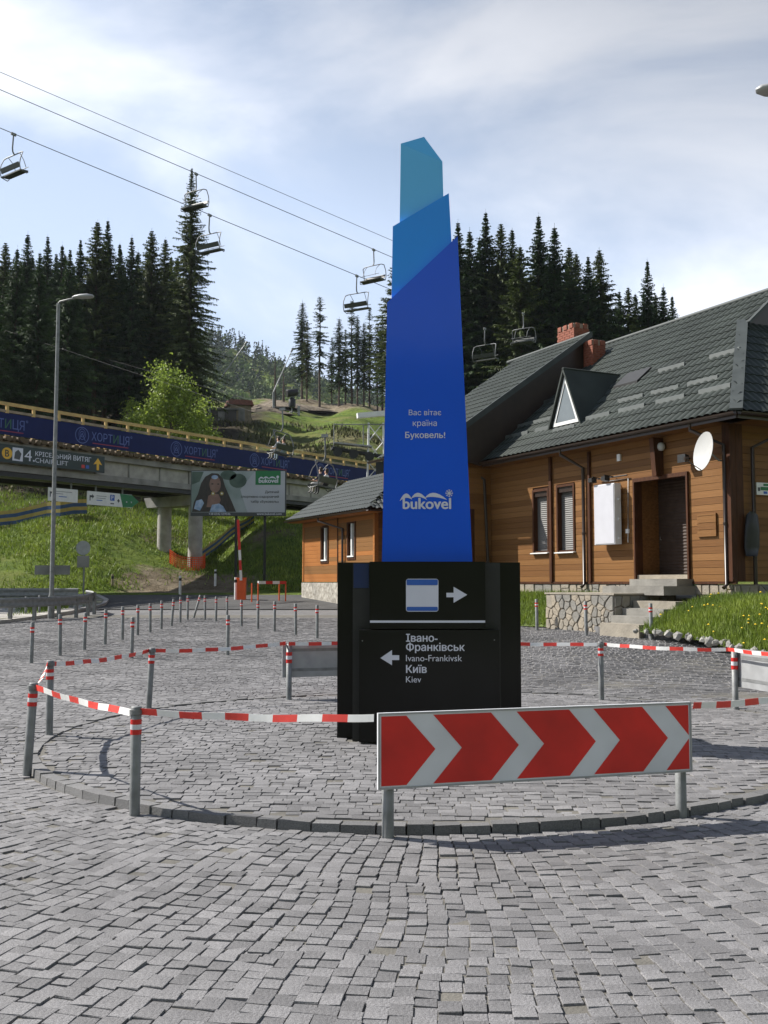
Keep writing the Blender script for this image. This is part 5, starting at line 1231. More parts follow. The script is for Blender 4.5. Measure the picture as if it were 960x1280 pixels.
btext('bukovel', 323, 347.5, 603.5, 5, mt['letter'], .03)
for h_ in ((322.5,599.5,326,596,330,599,2.0),(328,599,332,595.6,337,599.4,2.0),(335,598.8,340,595.6,346,599.6,2.0)): bpoly(hump(*h_), 5, mt['letter'], 'mountain_mark')
bpoly(ell(346.8,596.2,1.7,1.7), 5, mt['letter'], 'snowflake_mark')
btext('Дитячий', 331, 348.5, 616.5, 2, mt['darkgrey'], .02); btext('спортивно-оздоровчий', 301, 348.5, 622.3, 2, mt['darkgrey'], .02); btext('табір «Буковель»', 313, 348.5, 628.5, 2, mt['darkgrey'], .02)
btext('+38 0342 559546', 261, 288, 643.7, 6, mt['letter'], .01); btext('www.bukovel.com', 321, 352, 643.7, 6, mt['letter'], .01)

# ================================================================== STREET FURNITURE ON THE LEFT
def street_lamp(base, h, toward, label):
    t = empty('street_lamp', base, math.atan2(toward[1], toward[0]), label, 'street lamp', 'street lamps'); 
    MB().lathe([(.11,-.2),(.11,.6),(.075,.75),(.055,h)], 12).build('pole', mt['steel'], t)
    MB().tube([(0,0,h-.02),(.05,0,h+.06),(.45,0,h+.14),(.62,0,h+.16)], .035, 8).build('arm', mt['steel'], t)
    V = []; n = 12; secs = [(.50,.03,.03),(.60,.11,.06),(.80,.17,.095),(1.05,.17,.10),(1.22,.11,.07),(1.28,.02,.02)]
    for x, wy, wz in secs:
        for j in range(n): a_ = 2*math.pi*j/n; V.append((x, wy*math.cos(a_), h+.19+wz*math.sin(a_)*(1 if math.sin(a_) > 0 else .55)))
    MB().add(V, [(i*n+j, (i+1)*n+j, (i+1)*n+(j+1) % n, i*n+(j+1) % n) for i in range(len(secs)-1) for j in range(n)]+[tuple(range(n)), tuple(range(len(V)-1, len(V)-n-1, -1))], 0, True).build('lamp_head', mt['grey_metal'], t)
    return t
p = gp(64.5, 752); lp = Vector((p.x, p.y, flat(p.x, p.y)+.1)); p = at(64.5, 744, 33.5); lp = Vector((p.x, p.y, float(flat(p.x, p.y))+.1))
street_lamp(lp, at(71, 374, 33.5).z-lp.z-.15, (1, -.15), 'tall grey street lamp standing beside the guardrail')
hd = at(946, 112, 15.4); lb2 = Vector((hd.x+1.25, 15.6, gz(hd.x+1.25, 15.6))); street_lamp(lb2, hd.z-lb2.z-.19, (-1, -.16), 'street lamp whose head overhangs the square near the chalet')
# guardrails (W-beam)
def guardrail(pts, h, label):
    pts = [Vector((x, y, float(flat(x, y))+.1)) for x, y in pts]; t = empty('guardrail', pts[0], 0, label, 'guardrail', 'guardrails by the road'); o = pts[0]
    prof = [(.0,-.155),(.04,-.13),(.045,-.08),(.0,-.03),(.0,.03),(.045,.08),(.04,.13),(.0,.155)]; V = []; k_ = len(prof)
    for i, p in enumerate(pts):
        d = (pts[min(i+1, len(pts)-1)]-pts[max(i-1, 0)]).normalized(); s_ = Vector((d.y, -d.x, 0)).normalized()
        if s_.y > 0: s_ = -s_
        for a_, b_ in prof: V.append(p-o+s_*a_+Vector((0,0,h-.155+b_)))
    fs = [(i*k_+j, i*k_+j+1, (i+1)*k_+j+1, (i+1)*k_+j) for i in range(len(pts)-1) for j in range(k_-1)]
    MB().add(V, fs, 0, True).build('beam', mt['steel'], t)
    for i in range(0, len(pts), 2):
        p = pts[i]-o; MB().box(p.x-.05, p.x+.05, p.y+.06, p.y+.18, p.z-.15, p.z+h-.03).build('rail_post', mt['steel'], t)
def curve(pxs, Ys, n=22):
    P = [at(px, 740, Y) for px, Y in zip(pxs, Ys)]; u_ = np.linspace(0, len(P)-1, n); return [(float(np.interp(t, range(len(P)), [q.x for q in P])), float(np.interp(t, range(len(P)), [q.y for q in P]))) for t in u_]
guardrail(curve((-260,-90,0,40,80,105,117,117,108), (28.5,30.2,31.2,32,33.2,34.3,35.2,35.9,36.4)), .66, 'curved steel guardrail at the end of the grass verge')
guardrail(curve((-260,-60,30,98), (36.5,36.5,36.5,36.5)), .72, 'straight steel guardrail running behind the street lamp')
# signs seen from behind
def road_sign(px, pyb, Y, label, parts):
    p = at(px, pyb, Y); z = gz(p.x, p.y); t = empty('road_sign', (p.x, p.y, z), 0, label, 'road sign'); k_ = FPX/Y
    top = max(q[3] for q in parts)/1.0
    zt_ = at(px, min(q[2]-q[4] for q in parts), Y).z-z
    MB().lathe([(.035,-.2),(.035,zt_)], 8).build('post', mt['steel'], t)
    for kind, cx, cy, hx, hy in parts:
        c = at(cx, cy, Y); c = Vector((c.x-p.x, 0, c.z-z)); 
        if kind == 'disc': MB().prism([(c.x+hx/k_*math.cos(a_), -.045, c.z+hx/k_*math.sin(a_)) for a_ in np.linspace(0, 2*math.pi, 25)[:-1]], (0,-.02,0)).build('disc', mt['grey_metal'], t)
        else: MB().box(c.x-hx/k_, c.x+hx/k_, -.065, -.04, c.z-hy/k_, c.z+hy/k_).build('plate', mt['conc_dark'] if kind == 'dark' else mt['grey_metal'], t)
road_sign(104.5, 735, 41, 'round road sign above a square plate seen from behind', [('disc', 104.5, 685, 9, 9), ('dark', 104.5, 702, 7.5, 7.2)])
road_sign(66, 735, 42, 'wide grey plate of a road sign seen from behind the lamp post', [('dark', 66, 712.5, 22, 5.8)])
# marker posts along the far road
for i, (px, pb, pt_) in enumerate(((140.5,733,718),(225,743,720),(269,733,712),(294.5,750,722))):
    p = gp(px, pb); k_ = FPX/p.y; h = (pb-pt_)/k_; t = empty('marker_post', (p.x, p.y, gz(p.x, p.y)), 0, ('dark wooden marker post at the foot of the grass slope','pale marker post below the first bridge column','pale marker post in the shade under the bridge','pale marker post with dark cap beside the orange barrier gate')[i], 'post', 'roadside marker posts')
    MB().lathe([(.06,-.1),(.06,h-.12),(.055,h)], 8).build('shaft', mt['timber'] if i == 0 else mt['white'], t); MB().lathe([(.064,h-.22),(.064,h-.10)], 8).build('band', mt['black'], t)
# barrier gate
p = gp(302, 750); bgp = Vector((p.x, p.y, gz(p.x, p.y))); t = empty('barrier_gate', bgp, 0, 'orange barrier gate with its red and white boom raised', 'barrier')
k_ = FPX/p.y; MB().box(-.17, .17, -.15, .15, -.05, 26/k_).build('cabinet', mt['orange'], t)
MB().box(-.19, .19, -.17, .17, 26/k_, 26/k_+.05).build('lid', mt['orange'], t)
bt = at(298.5, 650, p.y)-bgp
for i in range(6):
    a_ = Vector((0,-.2,24/k_)); e_ = Vector((bt.x,-.2,bt.z)); q0, q1 = a_.lerp(e_, i/6), a_.lerp(e_, (i+1)/6); mm = MB(); mm.bar(q0, q1, .10, .10, up=(0,1,0)); mm.build('boom_section', mt['red'] if i in (1,3,4,5) else mt['white'], t)
# small red and white trestle
p0_, p1_ = gp(322.5, 754), gp(357, 752); o0 = Vector((p0_.x, p0_.y, gz(p0_.x, p0_.y))); t = empty('trestle', o0, 0, 'small red and white trestle barrier beside the annex', 'barrier'); e_ = Vector((p1_.x, p1_.y, gz(p1_.x, p1_.y)))-o0; e_.z = 0; hz = 25/FPX*p0_.y
nv_ = Vector((-e_.y, e_.x, 0)).normalized()*.5
for q in (Vector((0,0,0)), nv_, e_, e_+nv_): mm = MB(); mm.tube([q-Vector((0,0,.1)), q+Vector((0,0,hz))], .03, 6); mm.build('leg', mt['orange'], t)
for i in range(4):
    mm = MB(); mm.bar(e_*(i/4)+Vector((0,0,hz+.02)), e_*((i+1)/4)+Vector((0,0,hz+.02)), .10, .12); mm.build('beam_section', mt['red'] if i % 2 else mt['white'], t)
# striped fabric fences on the slope
def fabric_fence(pxs, H, label, posts=True):
    P = [gp(*q) for q in pxs]; P = [Vector((q.x, q.y, gz(q.x, q.y))) for q in P]; Q = []
    for a_, b_ in zip(P[:-1], P[1:]):
        n = max(2, int((b_-a_).length/.7))
        for i in range(n): c = a_.lerp(b_, i/n); c.z = gz(c.x, c.y); Q.append(c)
    Q.append(P[-1]); o = Q[0]; t = empty('fabric_fence', o, 0, label, 'fence', 'striped fabric fences'); 
    for r_ in range(4):
        V = []
        for i, c in enumerate(Q):
            wv = Vector((0,.10*math.sin(i*1.3),.05*math.sin(i*.9+1))); V += [c-o+wv+Vector((0,0,.05+H*r_/4)), c-o+wv*1.05+Vector((0,0,.05+H*(r_+1)/4))]
        n = len(V); V2 = [v+Vector((0,.01,0)) for v in V]
        MB().add(V+V2, [f for i in range(len(Q)-1) for f in ((2*i, 2*i+2, 2*i+3, 2*i+1), (n+2*i+1, n+2*i+3, n+2*i+2, n+2*i))]).build('stripe', mt['meshblue' if r_ % 2 == 0 else 'meshyellow'], t)
    for i in range(0, len(Q), 4): c = Q[i]-o; MB().lathe([(.03,-.2),(.03,H+.12)], 6, c=(c.x, c.y+.05, c.z)).build('stake', mt['timber'], t)
fabric_fence([(-60,668),(0,659),(40,651),(75,648),(109,644)], .85, 'blue and yellow striped fabric fence along the top of the grass slope')
fabric_fence([(238,712),(262,694),(290,672),(318,655)], .6, 'blue and yellow striped fabric fence climbing behind the bridge columns')
# orange netting round the column foot
c0 = BW(bs_of(253), .55, 0); ob = []
for j in range(14):
    a_ = R(-150)+R(300)*j/13*.6-R(10); ob.append(Vector((c0.x-.4+.95*math.cos(a_), c0.y-.1+.8*math.sin(a_), 0)))
mm = MB()
for i in range(13):
    a_, b_ = ob[i], ob[i+1]; za, zb_ = gz(a_.x, a_.y), gz(b_.x, b_.y)
    for k_ in range(7): h_ = .04+.11*k_; mm.bar((a_.x, a_.y, za+h_+.04*math.sin(i*1.1)), (b_.x, b_.y, zb_+h_+.04*math.sin(i*1.1+1.1)), .006, .035)
    for f in (0, .5): c_ = a_.lerp(b_, f); zc = za*(1-f)+zb_*f; mm.bar((c_.x, c_.y, zc), (c_.x, c_.y, zc+.75), .006, .035, up=(1,0,0))
tag(mm.build('safety_netting', mt['orange'], origin=Vector((c0.x, c0.y, gz(c0.x, c0.y)))), 'orange safety netting slung round the foot of a bridge column', 'netting')

# ================================================================== CHAIR LIFTS
chair_mats = mt['cable']
def make_chair(label, group, w_=.98):
    t = empty('lift_chair', (0,0,0), 0, label, 'lift chair', group)
    MB().box(-.16, .16, -.05, .05, -.10, .06).build('grip', mt['steel'], t)
    MB().tube([(0,0,-.05),(-.05,0,-.9),(-.02,0,-1.12),(.10,0,-1.28)], .045, 8).build('hanger', mt['chairframe'], t)
    MB().tube([(.02,-w_,-1.36),(.08,-w_*.8,-1.28),(.10,0,-1.27),(.08,w_*.8,-1.28),(.02,w_,-1.36)], .035, 8).build('top_bar', mt['chairframe'], t)
    for s_ in (-1, 1):
        y = s_*w_; MB().tube([(.02,y,-1.36),(-.14,y*1.04,-1.75),(-.20,y*1.04,-2.15),(-.12,y*1.02,-2.5),(.30,y*1.02,-2.58),(.40,y,-2.5)], .03, 8).build('side_frame', mt['chairframe'], t)
    MB().hexa([(-.12,-w_,-2.52),(.42,-w_,-2.46),(.42,w_,-2.46),(-.12,w_,-2.52)], [(-.12,-w_,-2.44),(.42,-w_,-2.38),(.42,w_,-2.38),(-.12,w_,-2.44)]).build('seat', mt['seat'], t)
    MB().hexa([(-.16,-w_*.95,-2.30),(-.10,-w_*.95,-2.30),(-.10,w_*.95,-2.30),(-.16,w_*.95,-2.30)], [(-.25,-w_*.95,-2.02),(-.20,-w_*.95,-2.02),(-.20,w_*.95,-2.02),(-.25,w_*.95,-2.02)]).build('backrest', mt['seat'], t)
    for s_ in (-1, 1):
        y = s_*w_*.55; MB().tube([(.06,y*1.1,-1.30),(.38,y,-1.62),(.55,y,-2.02),(.50,y,-2.15)], .02, 6).build('safety_arm', mt['chairframe'], t)
    MB().tube([(.50,-w_*.9,-2.1),(.52,w_*.9,-2.1)], .02, 6).build('safety_bar', mt['chairframe'], t)
    return t
def cable(p, q, label, sag=.25, r_=.022, ext=(0, 0)):
    p = Vector(p); q = Vector(q); pts = []
    for t in np.linspace(-ext[0], 1+ext[1], 24): pts.append(p.lerp(q, float(t))-Vector((0,0,sag*4*t*(1-t))))
    o = pts[0]; return tag(MB().tube([v for v in pts], r_, 6).build('lift_cable', mt['cable'], origin=o), label, 'cable', 'chair lift cables')
# upper lift, crossing the sky
c3a, c3b = at(0,160,58), at(605,410,76); c2a, c2b = at(0,112,61), at(655,392,80); c1a, c1b = at(0,90,62), at(490,300.5,80)
cable(c3a, c3b, 'lowest of three lift cables crossing the sky, hung with empty chairs', 0, ext=(.8,.5)); cable(c2a, c2b, 'middle of three lift cables crossing the sky, hung with empty chairs', 0, ext=(.8,.4)); cable(c1a, c1b, 'uppermost of three lift cables crossing the sky, with no chairs', 0, ext=(.8,.8), r_=.018)
chA = make_chair('empty chair on the lowest lift cable high against the open sky', 'empty chairs of the upper lift')
def on_cable(a_, b_, px):
    k0, k1 = 0., 1.5
    for _ in range(50):
        m_ = (k0+k1)/2; p = a_.lerp(b_, m_); x = 480+FPX*(p.x/(p.y*math.cos(PITCH)+(p.z-EYE)*math.sin(PITCH)))
        if x < px: k0 = m_
        else: k1 = m_
    return a_.lerp(b_, k0)
angA = math.atan2((c3b-c3a).y, (c3b-c3a).x)
first = True
for a_, b_, px, flip, lab in ((c3a,c3b,17,0,None),(c3a,c3b,262,0,'empty lift chair hanging beside the tallest spruce'),(c3a,c3b,446,0,'empty lift chair just below another chair left of the blue pylon'),(c3a,c3b,606,0,'lower of two empty lift chairs in front of the dark spruces'),(c2a,c2b,245,1,'empty lift chair hanging in front of the tallest spruce top'),(c2a,c2b,467,1,'empty lift chair overlapping the chair below it left of the pylon'),(c2a,c2b,654,1,'upper of two empty lift chairs in front of the dark spruces')):
    o = chA if first else copy_tree(chA); first = False
    o.location = on_cable(a_, b_, px)-Vector((0,0,.02)); o.rotation_euler = (0, 0, angA+R(26)+(math.pi if flip else 0)+random.uniform(-.08,.08))
    if lab: o['label'] = lab
# lower lift with riders
Aa = at(353, 511, 54.0); Bb = at(480, 547, 44.5); dAB = Bb-Aa
cable(Aa, Bb, 'lift cable running down past the bridge to the lattice mast, farther of two', 0, ext=(6, .3), r_=.007); 
dh = Vector((dAB.x, dAB.y, 0)).normalized(); off = Vector((-dh.y, dh.x, 0))*-1; off = Vector((dh.y, -dh.x, 0))*3.2; off = off if off.x < 0 else -off
Ac, Bc = Aa+off, Bb+off; Ac, Bc = at(299,509,51.5), at(407,544.5,47.0); cable(Ac, Bc, 'lift cable running down past the bridge to the lattice mast, nearer of two', 0, ext=(9, .9), r_=.007)
def person(name, loc, rz, label, shirt, trousers, group, k_=1.0, lean=0.0):
    t = empty(name, loc, rz, label, 'person', group)
    J = dict(pel=(0,0,.10,.13,.115), sp=(-.03,0,.28,.125,.11), ch=(-.01+lean,0,.46,.15,.105), nk=(.01+lean,0,.58,.055,.055), hd=(.03+lean,0,.69,.075,.09), ht=(.03+lean,0,.79,.06,.075))
    E = [('pel','sp'),('sp','ch'),('ch','nk'),('nk','hd'),('hd','ht')]
    for s_, n_ in ((-1,'r'),(1,'l')):
        J['sh'+n_] = (-.01+lean, s_*.17, .50, .065, .065); J['el'+n_] = (.14+lean*.5, s_*.22, .29, .045, .045); J['wr'+n_] = (.36, s_*.15, .27, .032, .032); J['ha'+n_] = (.42, s_*.14, .26, .036, .026)
        J['hp'+n_] = (.05, s_*.10, .09, .095, .09); J['kn'+n_] = (.47, s_*.12, .13, .065, .065); J['an'+n_] = (.52, s_*.12, -.27, .042, .042); J['to'+n_] = (.66, s_*.13, -.32, .042, .03)
        E += [('ch','sh'+n_),('sh'+n_,'el'+n_),('el'+n_,'wr'+n_),('wr'+n_,'ha'+n_),('pel','hp'+n_),('hp'+n_,'kn'+n_),('kn'+n_,'an'+n_),('an'+n_,'to'+n_)]
    names = list(J); me = bpy.data.meshes.new('body'); me.from_pydata([J[n_][:3] for n_ in names], [(names.index(a_), names.index(b_)) for a_, b_ in E], [])
    o = bpy.data.objects.new('tmp', me); col.objects.link(o); md = o.modifiers.new('Skin', 'SKIN')
    for i, n_ in enumerate(names): me.skin_vertices[0].data[i].radius = (J[n_][3], J[n_][4])
    me.skin_vertices[0].data[0].use_root = True
    o.modifiers.new('Sub', 'SUBSURF').levels = 1
    bm_ = bpy.data.meshes.new_from_object(o.evaluated_get(bpy.context.evaluated_depsgraph_get())); bpy.data.objects.remove(o)
    bm_.name = 'body'; bm_.materials.clear()
    for m_ in (mt['skin'], shirt, trousers, mt['black']): bm_.materials.append(m_)
    for p in bm_.polygons:
        c = p.center; p.use_smooth = True
        if c.z > .575: p.material_index = 0
        elif c.x > .30 and c.z > .21 and abs(c.y) > .06: p.material_index = 0
        elif c.z > .19: p.material_index = 1
        elif c.z < -.24: p.material_index = 3
        else: p.material_index = 2
    link('body', bm_, t)
    mm = MB()
    for s_ in (-1, 1):
        for i in range(4): mm.tube([(.43,s_*(.115+.017*i),.262),(.475+.006*(i in (1,2)),s_*(.115+.017*i),.255),(.49,s_*(.115+.017*i),.235)], .008, 5)
        mm.tube([(.40,s_*.11,.262),(.425,s_*.088,.262),(.45,s_*.085,.255)], .009, 5)
    mm.build('fingers', mt['skin'], t)
    mm = MB(); mm.lathe([(.0,.90),(.05,.885),(.09,.84),(.10,.77),(.093,.70),(.07,.66)], 12, c=(.012+lean,0,0)); mm.v = [(x-.02-.035*(z < .80)*(1 if x > .03+lean else 0), y, z) for x, y, z in mm.v]; mm.build('hair', mt['hair'], t)
    mm = MB(); mm.add([(.115+lean,0,.735),(.10+lean,-.016,.70),(.10+lean,.016,.70),(.128+lean,0,.70)], [(0,1,3),(0,3,2),(1,2,3)])
    for s_ in (-1,1): mm.box(.098+lean,.108+lean,s_*.03-.012,s_*.03+.012,.735,.745,1)
    mm.box(.10+lean,.11+lean,-.022,.022,.662,.672,2); mm.build('face', [mt['skin'], mt['hair'], mt['red']], t)
    t.scale = (k_, k_, k_); return t
sh_w = M('white_shirt', (.70,.69,.68), .8, var=.06); sh_g = M('grey_shirt', (.36,.33,.31), .8, var=.1); sh_d = M('dark_top', (.05,.05,.07), .8, var=.1); jean = M('pale_jeans', (.36,.45,.55), .8, var=.12); tr_b = M('beige_trousers', (.55,.52,.50), .8, var=.1); tr_d = M('dark_trousers', (.05,.05,.06), .8, var=.1)
angL = math.atan2(-dAB.y, -dAB.x)+R(38)
def rider_chair(a_, b_, px, lab, riders, fl=0):
    c = copy_tree(chA); p = on_cable(a_, b_, px); c.location = p; c.rotation_euler = (0,0,angL+fl); tag(c, lab, 'lift chair', 'chairs of the lower lift')
    rot = Matrix.Rotation(angL+fl, 3, 'Z')
    for (y, lb_, s1, s2, ln) in riders:
        q = p+rot @ Vector((.02, y, -2.43)); person('person', q, angL+fl, lb_, s1, s2, 'riders on the lower lift', 1.0, ln)
rider_chair(Aa, Bb, 353, 'occupied lift chair carrying two riders in front of the banner', [(-.30, 'seated rider in pale grey shirt and jeans on the chair before the banner', sh_g, jean, .03), (.28, 'seated rider in white shirt and light trousers on the chair before the banner', sh_w, tr_b, .05)])
rider_chair(Ac, Bc, 406, 'occupied lift chair carrying two riders beside the annex roof', [(-.30, 'seated rider in white shirt beside the annex roof', sh_w, tr_d, .02), (.28, 'seated rider in dark top beside the annex roof', sh_d, tr_b, .05)])
# lattice mast of the lower lift
mb_ = at(470, 600, 47.5); mz = gz(mb_.x, mb_.y); t = empty('lift_mast', (mb_.x, mb_.y, mz), 0, 'white lattice mast of the chair lift with sheaves behind annex', 'lift mast'); zt_ = at(470, 530, 47.5).z-mz
cr = [(-.35,-.35),(.35,-.35),(.35,.35),(-.35,.35)]
for x, y in cr: mm = MB(); mm.tube([(x*1.5,y*1.5,-.3),(x,y,zt_)], .05, 6); mm.build('leg', mt['white'], t)
for i in range(9):
    z0, z1 = zt_*i/9, zt_*(i+1)/9
    for k_ in range(4):
        a_, b_ = cr[k_], cr[(k_+1) % 4]; f0, f1 = 1.5-.5*i/9, 1.5-.5*(i+1)/9; mm = MB(); mm.tube([(a_[0]*f0,a_[1]*f0,z0),(b_[0]*f1,b_[1]*f1,z1)], .025, 5); mm.build('brace', mt['white'], t)
mm = MB(); mm.bar((-.9,-.3,zt_+.35), (2.2,.5,zt_+.75), .30, .24); mm.build('head_beam', mt['white'], t)
mm = MB(); mm.bar((-2.1,-.5,zt_-1.25), (1.6,.3,zt_-1.75), .5, .12); mm.build('sheave_train', mt['cable'], t)
mm = MB(); mm.bar((-2.0,-.55,zt_-1.0), (-.2,-.3,zt_-1.15), .5, .06); mm.build('walkway', mt['grey_metal'], t)
mm = MB()
for x in (-2.0, -.6, .8): mm.tube([(x,-.5,zt_-1.2),(x,-.5,zt_-.1)], .025, 5)
mm.tube([(-2.0,-.5,zt_-.1),(.8,-.5,zt_-.1)], .025, 5); mm.build('handrail', mt['steel'], t)
for i in range(5): mm = MB(); c = Vector((-1.8+i*.75,-.75,zt_-1.45-.1*i)); mm.tube([c, c+Vector((0,.12,0))], .22, 12); mm.build('sheave', mt['black'], t)
mm = MB(); mm.box(.0,1.4,-.6,.6,zt_-2.6,zt_-1.9); mm.build('drive_housing', mt['black'], t)

# ================================================================== THINGS ON THE HILL
# snow cannon
p = gp(365, 518); z = gz(p.x, p.y); k_ = p.y/FPX; t = empty('snow_cannon', (p.x, p.y, z), R(25), 'black snow cannon on its stand on the ski slope', 'snow cannon')
V = Vector
MB().tube([(-.85,0,26*k_),(-.75,0,26*k_+.02),(.6,0,26*k_+.28),(.75,0,26*k_+.3)], [.50,.58,.52,.5], 16).build('barrel', mt['black'], t)
MB().tube([(-.7,0,26*k_+.02),(-.72,0,26*k_+.02)], .3, 12).build('nozzle_ring', mt['steel'], t)
MB().lathe([(.48,9*k_),(.52,11*k_),(.52,18*k_),(.3,21*k_)], 14).build('motor_drum', mt['black'], t)
mm = MB(); mm.tube([(0,0,.15),(0,0,11*k_)], .1, 8)
for a_ in (0, 2.1, 4.2): mm.tube([(0,0,.5),(1.2*math.cos(a_),1.2*math.sin(a_),.0)], .05, 6)
mm.build('stand', mt['steel'], t)
MB().box(.9,1.15,-.2,.2,-.1,1.3).build('control_box', mt['grey_metal'], t)
# snow lances
for i, (x0, y0, x1, y1, D, lab) in enumerate(((262,492,306,431,118,'slanted pale snow lance beside the hill hut'),(342,490,364,440,140,'slanted pale snow lance in front of the lone spruces'))):
    b_ = at(x0, y0+14, D); b_.z = gz(b_.x, b_.y); t = empty('snow_lance', b_, 0, lab, 'snow lance', 'snow lances'); c = at(x0, y0, D)-b_; e_ = at(x1, y1, D)-b_
    MB().tube([(c.x*0,0,-.3),c], .16, 8).build('stand', mt['steel'], t); MB().tube([c, e_], [.11,.06], 6).build('lance', mt['grey_metal'], t); MB().tube([e_, e_+(e_-c).normalized()*.5], .14, 8).build('head', mt['steel'], t)
# huts
p = at(302, 507, 122); z = gz(p.x, p.y); t = empty('hill_hut', (p.x, p.y, z), R(20), 'small grey hut with a rust red roof on the ski slope', 'hut')
MB().box(-1.6,1.0,-1,1.4,-.6,1.9).build('wall', mt['timber'], t); MB().hexa([(-1.9,-1.3,1.9),(1.3,-1.3,1.9),(1.3,1.7,1.9),(-1.9,1.7,1.9)], [(-1.7,-.9,2.6),(1.1,-.9,2.6),(1.1,1.2,2.6),(-1.7,1.2,2.6)]).build('roof', mt['redroof'], t); MB().box(-.6,.2,-1.04,-1.003,-.1,1.5).build('door', mt['conc_dark'], t)
p = at(283, 507, 121); z = gz(p.x, p.y); t = empty('hill_hut', (p.x, p.y, z), R(10), 'low dark timber shed beside the rust roofed hut', 'hut')
MB().box(-2.4,1.2,-.8,1,-.6,1.25).build('wall', mt['pipe'], t); MB().hexa([(-2.6,-1.0,1.25),(1.4,-1.0,1.25),(1.4,1.2,1.25),(-2.6,1.2,1.25)], [(-2.6,-1.0,1.42),(1.4,-1.0,1.42),(1.4,1.2,1.62),(-2.6,1.2,1.62)]).build('roof', mt['conc_dark'], t); MB().box(-1.0,-.2,-.84,-.803,-.1,1.0).build('door', mt['conc_dark'], t)
# dead poles and a mast
for i, (x, yb_, yt_) in enumerate(((343.5,500,452),(354.5,492,466))):
    p = at(x, yb_, 146+i*6); z = gz(p.x, p.y); h = at(x, yt_, p.y).z-z; t = empty('bare_trunk', (p.x, p.y, z), 0, ('tall bare dead trunk on the crest of the slope','short dead stump standing on the crest of the slope')[i], 'tree', 'dead trunks on the crest'); MB().lathe([(.22,-.3),(.14,h*.6),(.05,h)], 7).build('trunk', mt['bark'], t)
    mm = MB(); mm.tube([(0,0,h*.6),(.5,0,h*.66)], .04, 5); mm.tube([(0,0,h*.4),(-.6,.1,h*.43)], .04, 5); mm.build('branch_stub', mt['bark'], t)
# rubble heaps near the crest
def heap(px, py, D, rx, ry, h):
    p = at(px, py, D); z = gz(p.x, p.y); n = 24; V = []
    for i in range(7):
        f = i/6
        for j in range(n): a_ = 2*math.pi*j/n; r_ = (1-f)*(1+.25*math.sin(3*a_+px)+.12*random.random()); V.append((rx*r_*math.cos(a_), ry*r_*math.sin(a_), -.6+(h+.6)*f**.8*(1+.06*random.random())))
    return tag(MB().add(V, [(i*n+j, i*n+(j+1) % n, (i+1)*n+(j+1) % n, (i+1)*n+j) for i in range(6) for j in range(n)], 0, False).build('rubble_heap', mt['soil']), None, None, None, 'structure'), p
for a_ in ((345,495,150,5,3,1.1),(372,494,153,5,3,.8),(395,492,156,5,3,.6),(322,503,138,4,2.5,.9),(240,508,118,4,2,1.2)):
    o, p = heap(*a_); o.location = (p.x, p.y, gz(p.x, p.y))

# ================================================================== TREES
def spruce_arrays(h, base, rmax, seed, droop=.35, dens=1.0, gaps=0.0, twl=.42, power=.8):
    rg = np.random.default_rng(seed); tri = []; tone = []
    zb = h*base; z = zb; segs = []
    while z < h-.25:
        f = (h-z)/(h-zb); L = rmax*(min(1, f*1.0)**power)*(1-.35*max(0, f-.85)/.15)
        nb = int(rg.integers(5, 8)*dens+.5)
        if rg.random() < gaps: z += .5; continue
        a0 = rg.uniform(0, 6.28)
        for k_ in range(nb):
            z_0 = z; a = a0+6.283*k_/nb+rg.normal(0, .35); l = max(.10, L*rg.choice([.45,.7,.85,1.0,1.0,1.15,1.3])*rg.uniform(.85, 1.1)); n = max(3, int(l/.17))
            s = (np.arange(n)+.6)/n; up = .25*(1-f)
            px = l*s; pz = z+l*(up*s-droop*f*s**1.5+.12*f*s**3)+rg.normal(0, .12*min(1, f*3))
            x = px*math.cos(a); y = px*math.sin(a)
            for side in (-1, 1, 0, 2):
                sp = rg.uniform(.35, 1.0, n) if side in (-1, 1) else np.zeros(n)
                ang = a+side*sp if side != 2 else a+rg.normal(0, .6, n)
                tl = twl*(.3+.7*min(1, f*3.2))*(1.05-.55*s)*rg.uniform(.6, 1.25, n)*(.55+.45*min(1, l/1.2)); dz = -tl*rg.uniform(.15, .75, n)*(.4+.6*f) if side != 2 else -tl*rg.uniform(.7, 1.0, n)
                hx = tl*np.cos(ang)*(1 if side != 2 else .35); hy = tl*np.sin(ang)*(1 if side != 2 else .35); wv = .075*rg.uniform(.7, 1.3, n)
                wx, wy = -np.sin(ang)*wv, np.cos(ang)*wv; tw = rg.uniform(-.05, .05, n)
                P = np.stack([np.stack([x-wx, y-wy, pz-tw], 1), np.stack([x+wx, y+wy, pz+tw], 1), np.stack([x+hx, y+hy, pz+dz], 1)], 1); tri.append(P)
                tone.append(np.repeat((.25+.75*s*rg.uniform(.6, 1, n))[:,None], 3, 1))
        z += rg.uniform(.14, .34)*(.6+.4*f)
    # leader
    n = 10; zz = np.linspace(h-.9, h, n); a = rg.uniform(0, 6.28, n); l = np.linspace(.13, .03, n)
    tri.append(np.stack([np.stack([0*a-.02, 0*a, zz], 1), np.stack([0*a+.02, 0*a, zz+.05], 1), np.stack([l*np.cos(a), l*np.sin(a), zz+.12], 1)], 1)); tone.append(np.full((n, 3), .7))
    tri = np.concatenate(tri); return tri.reshape(-1, 3), np.concatenate(tone).reshape(-1)
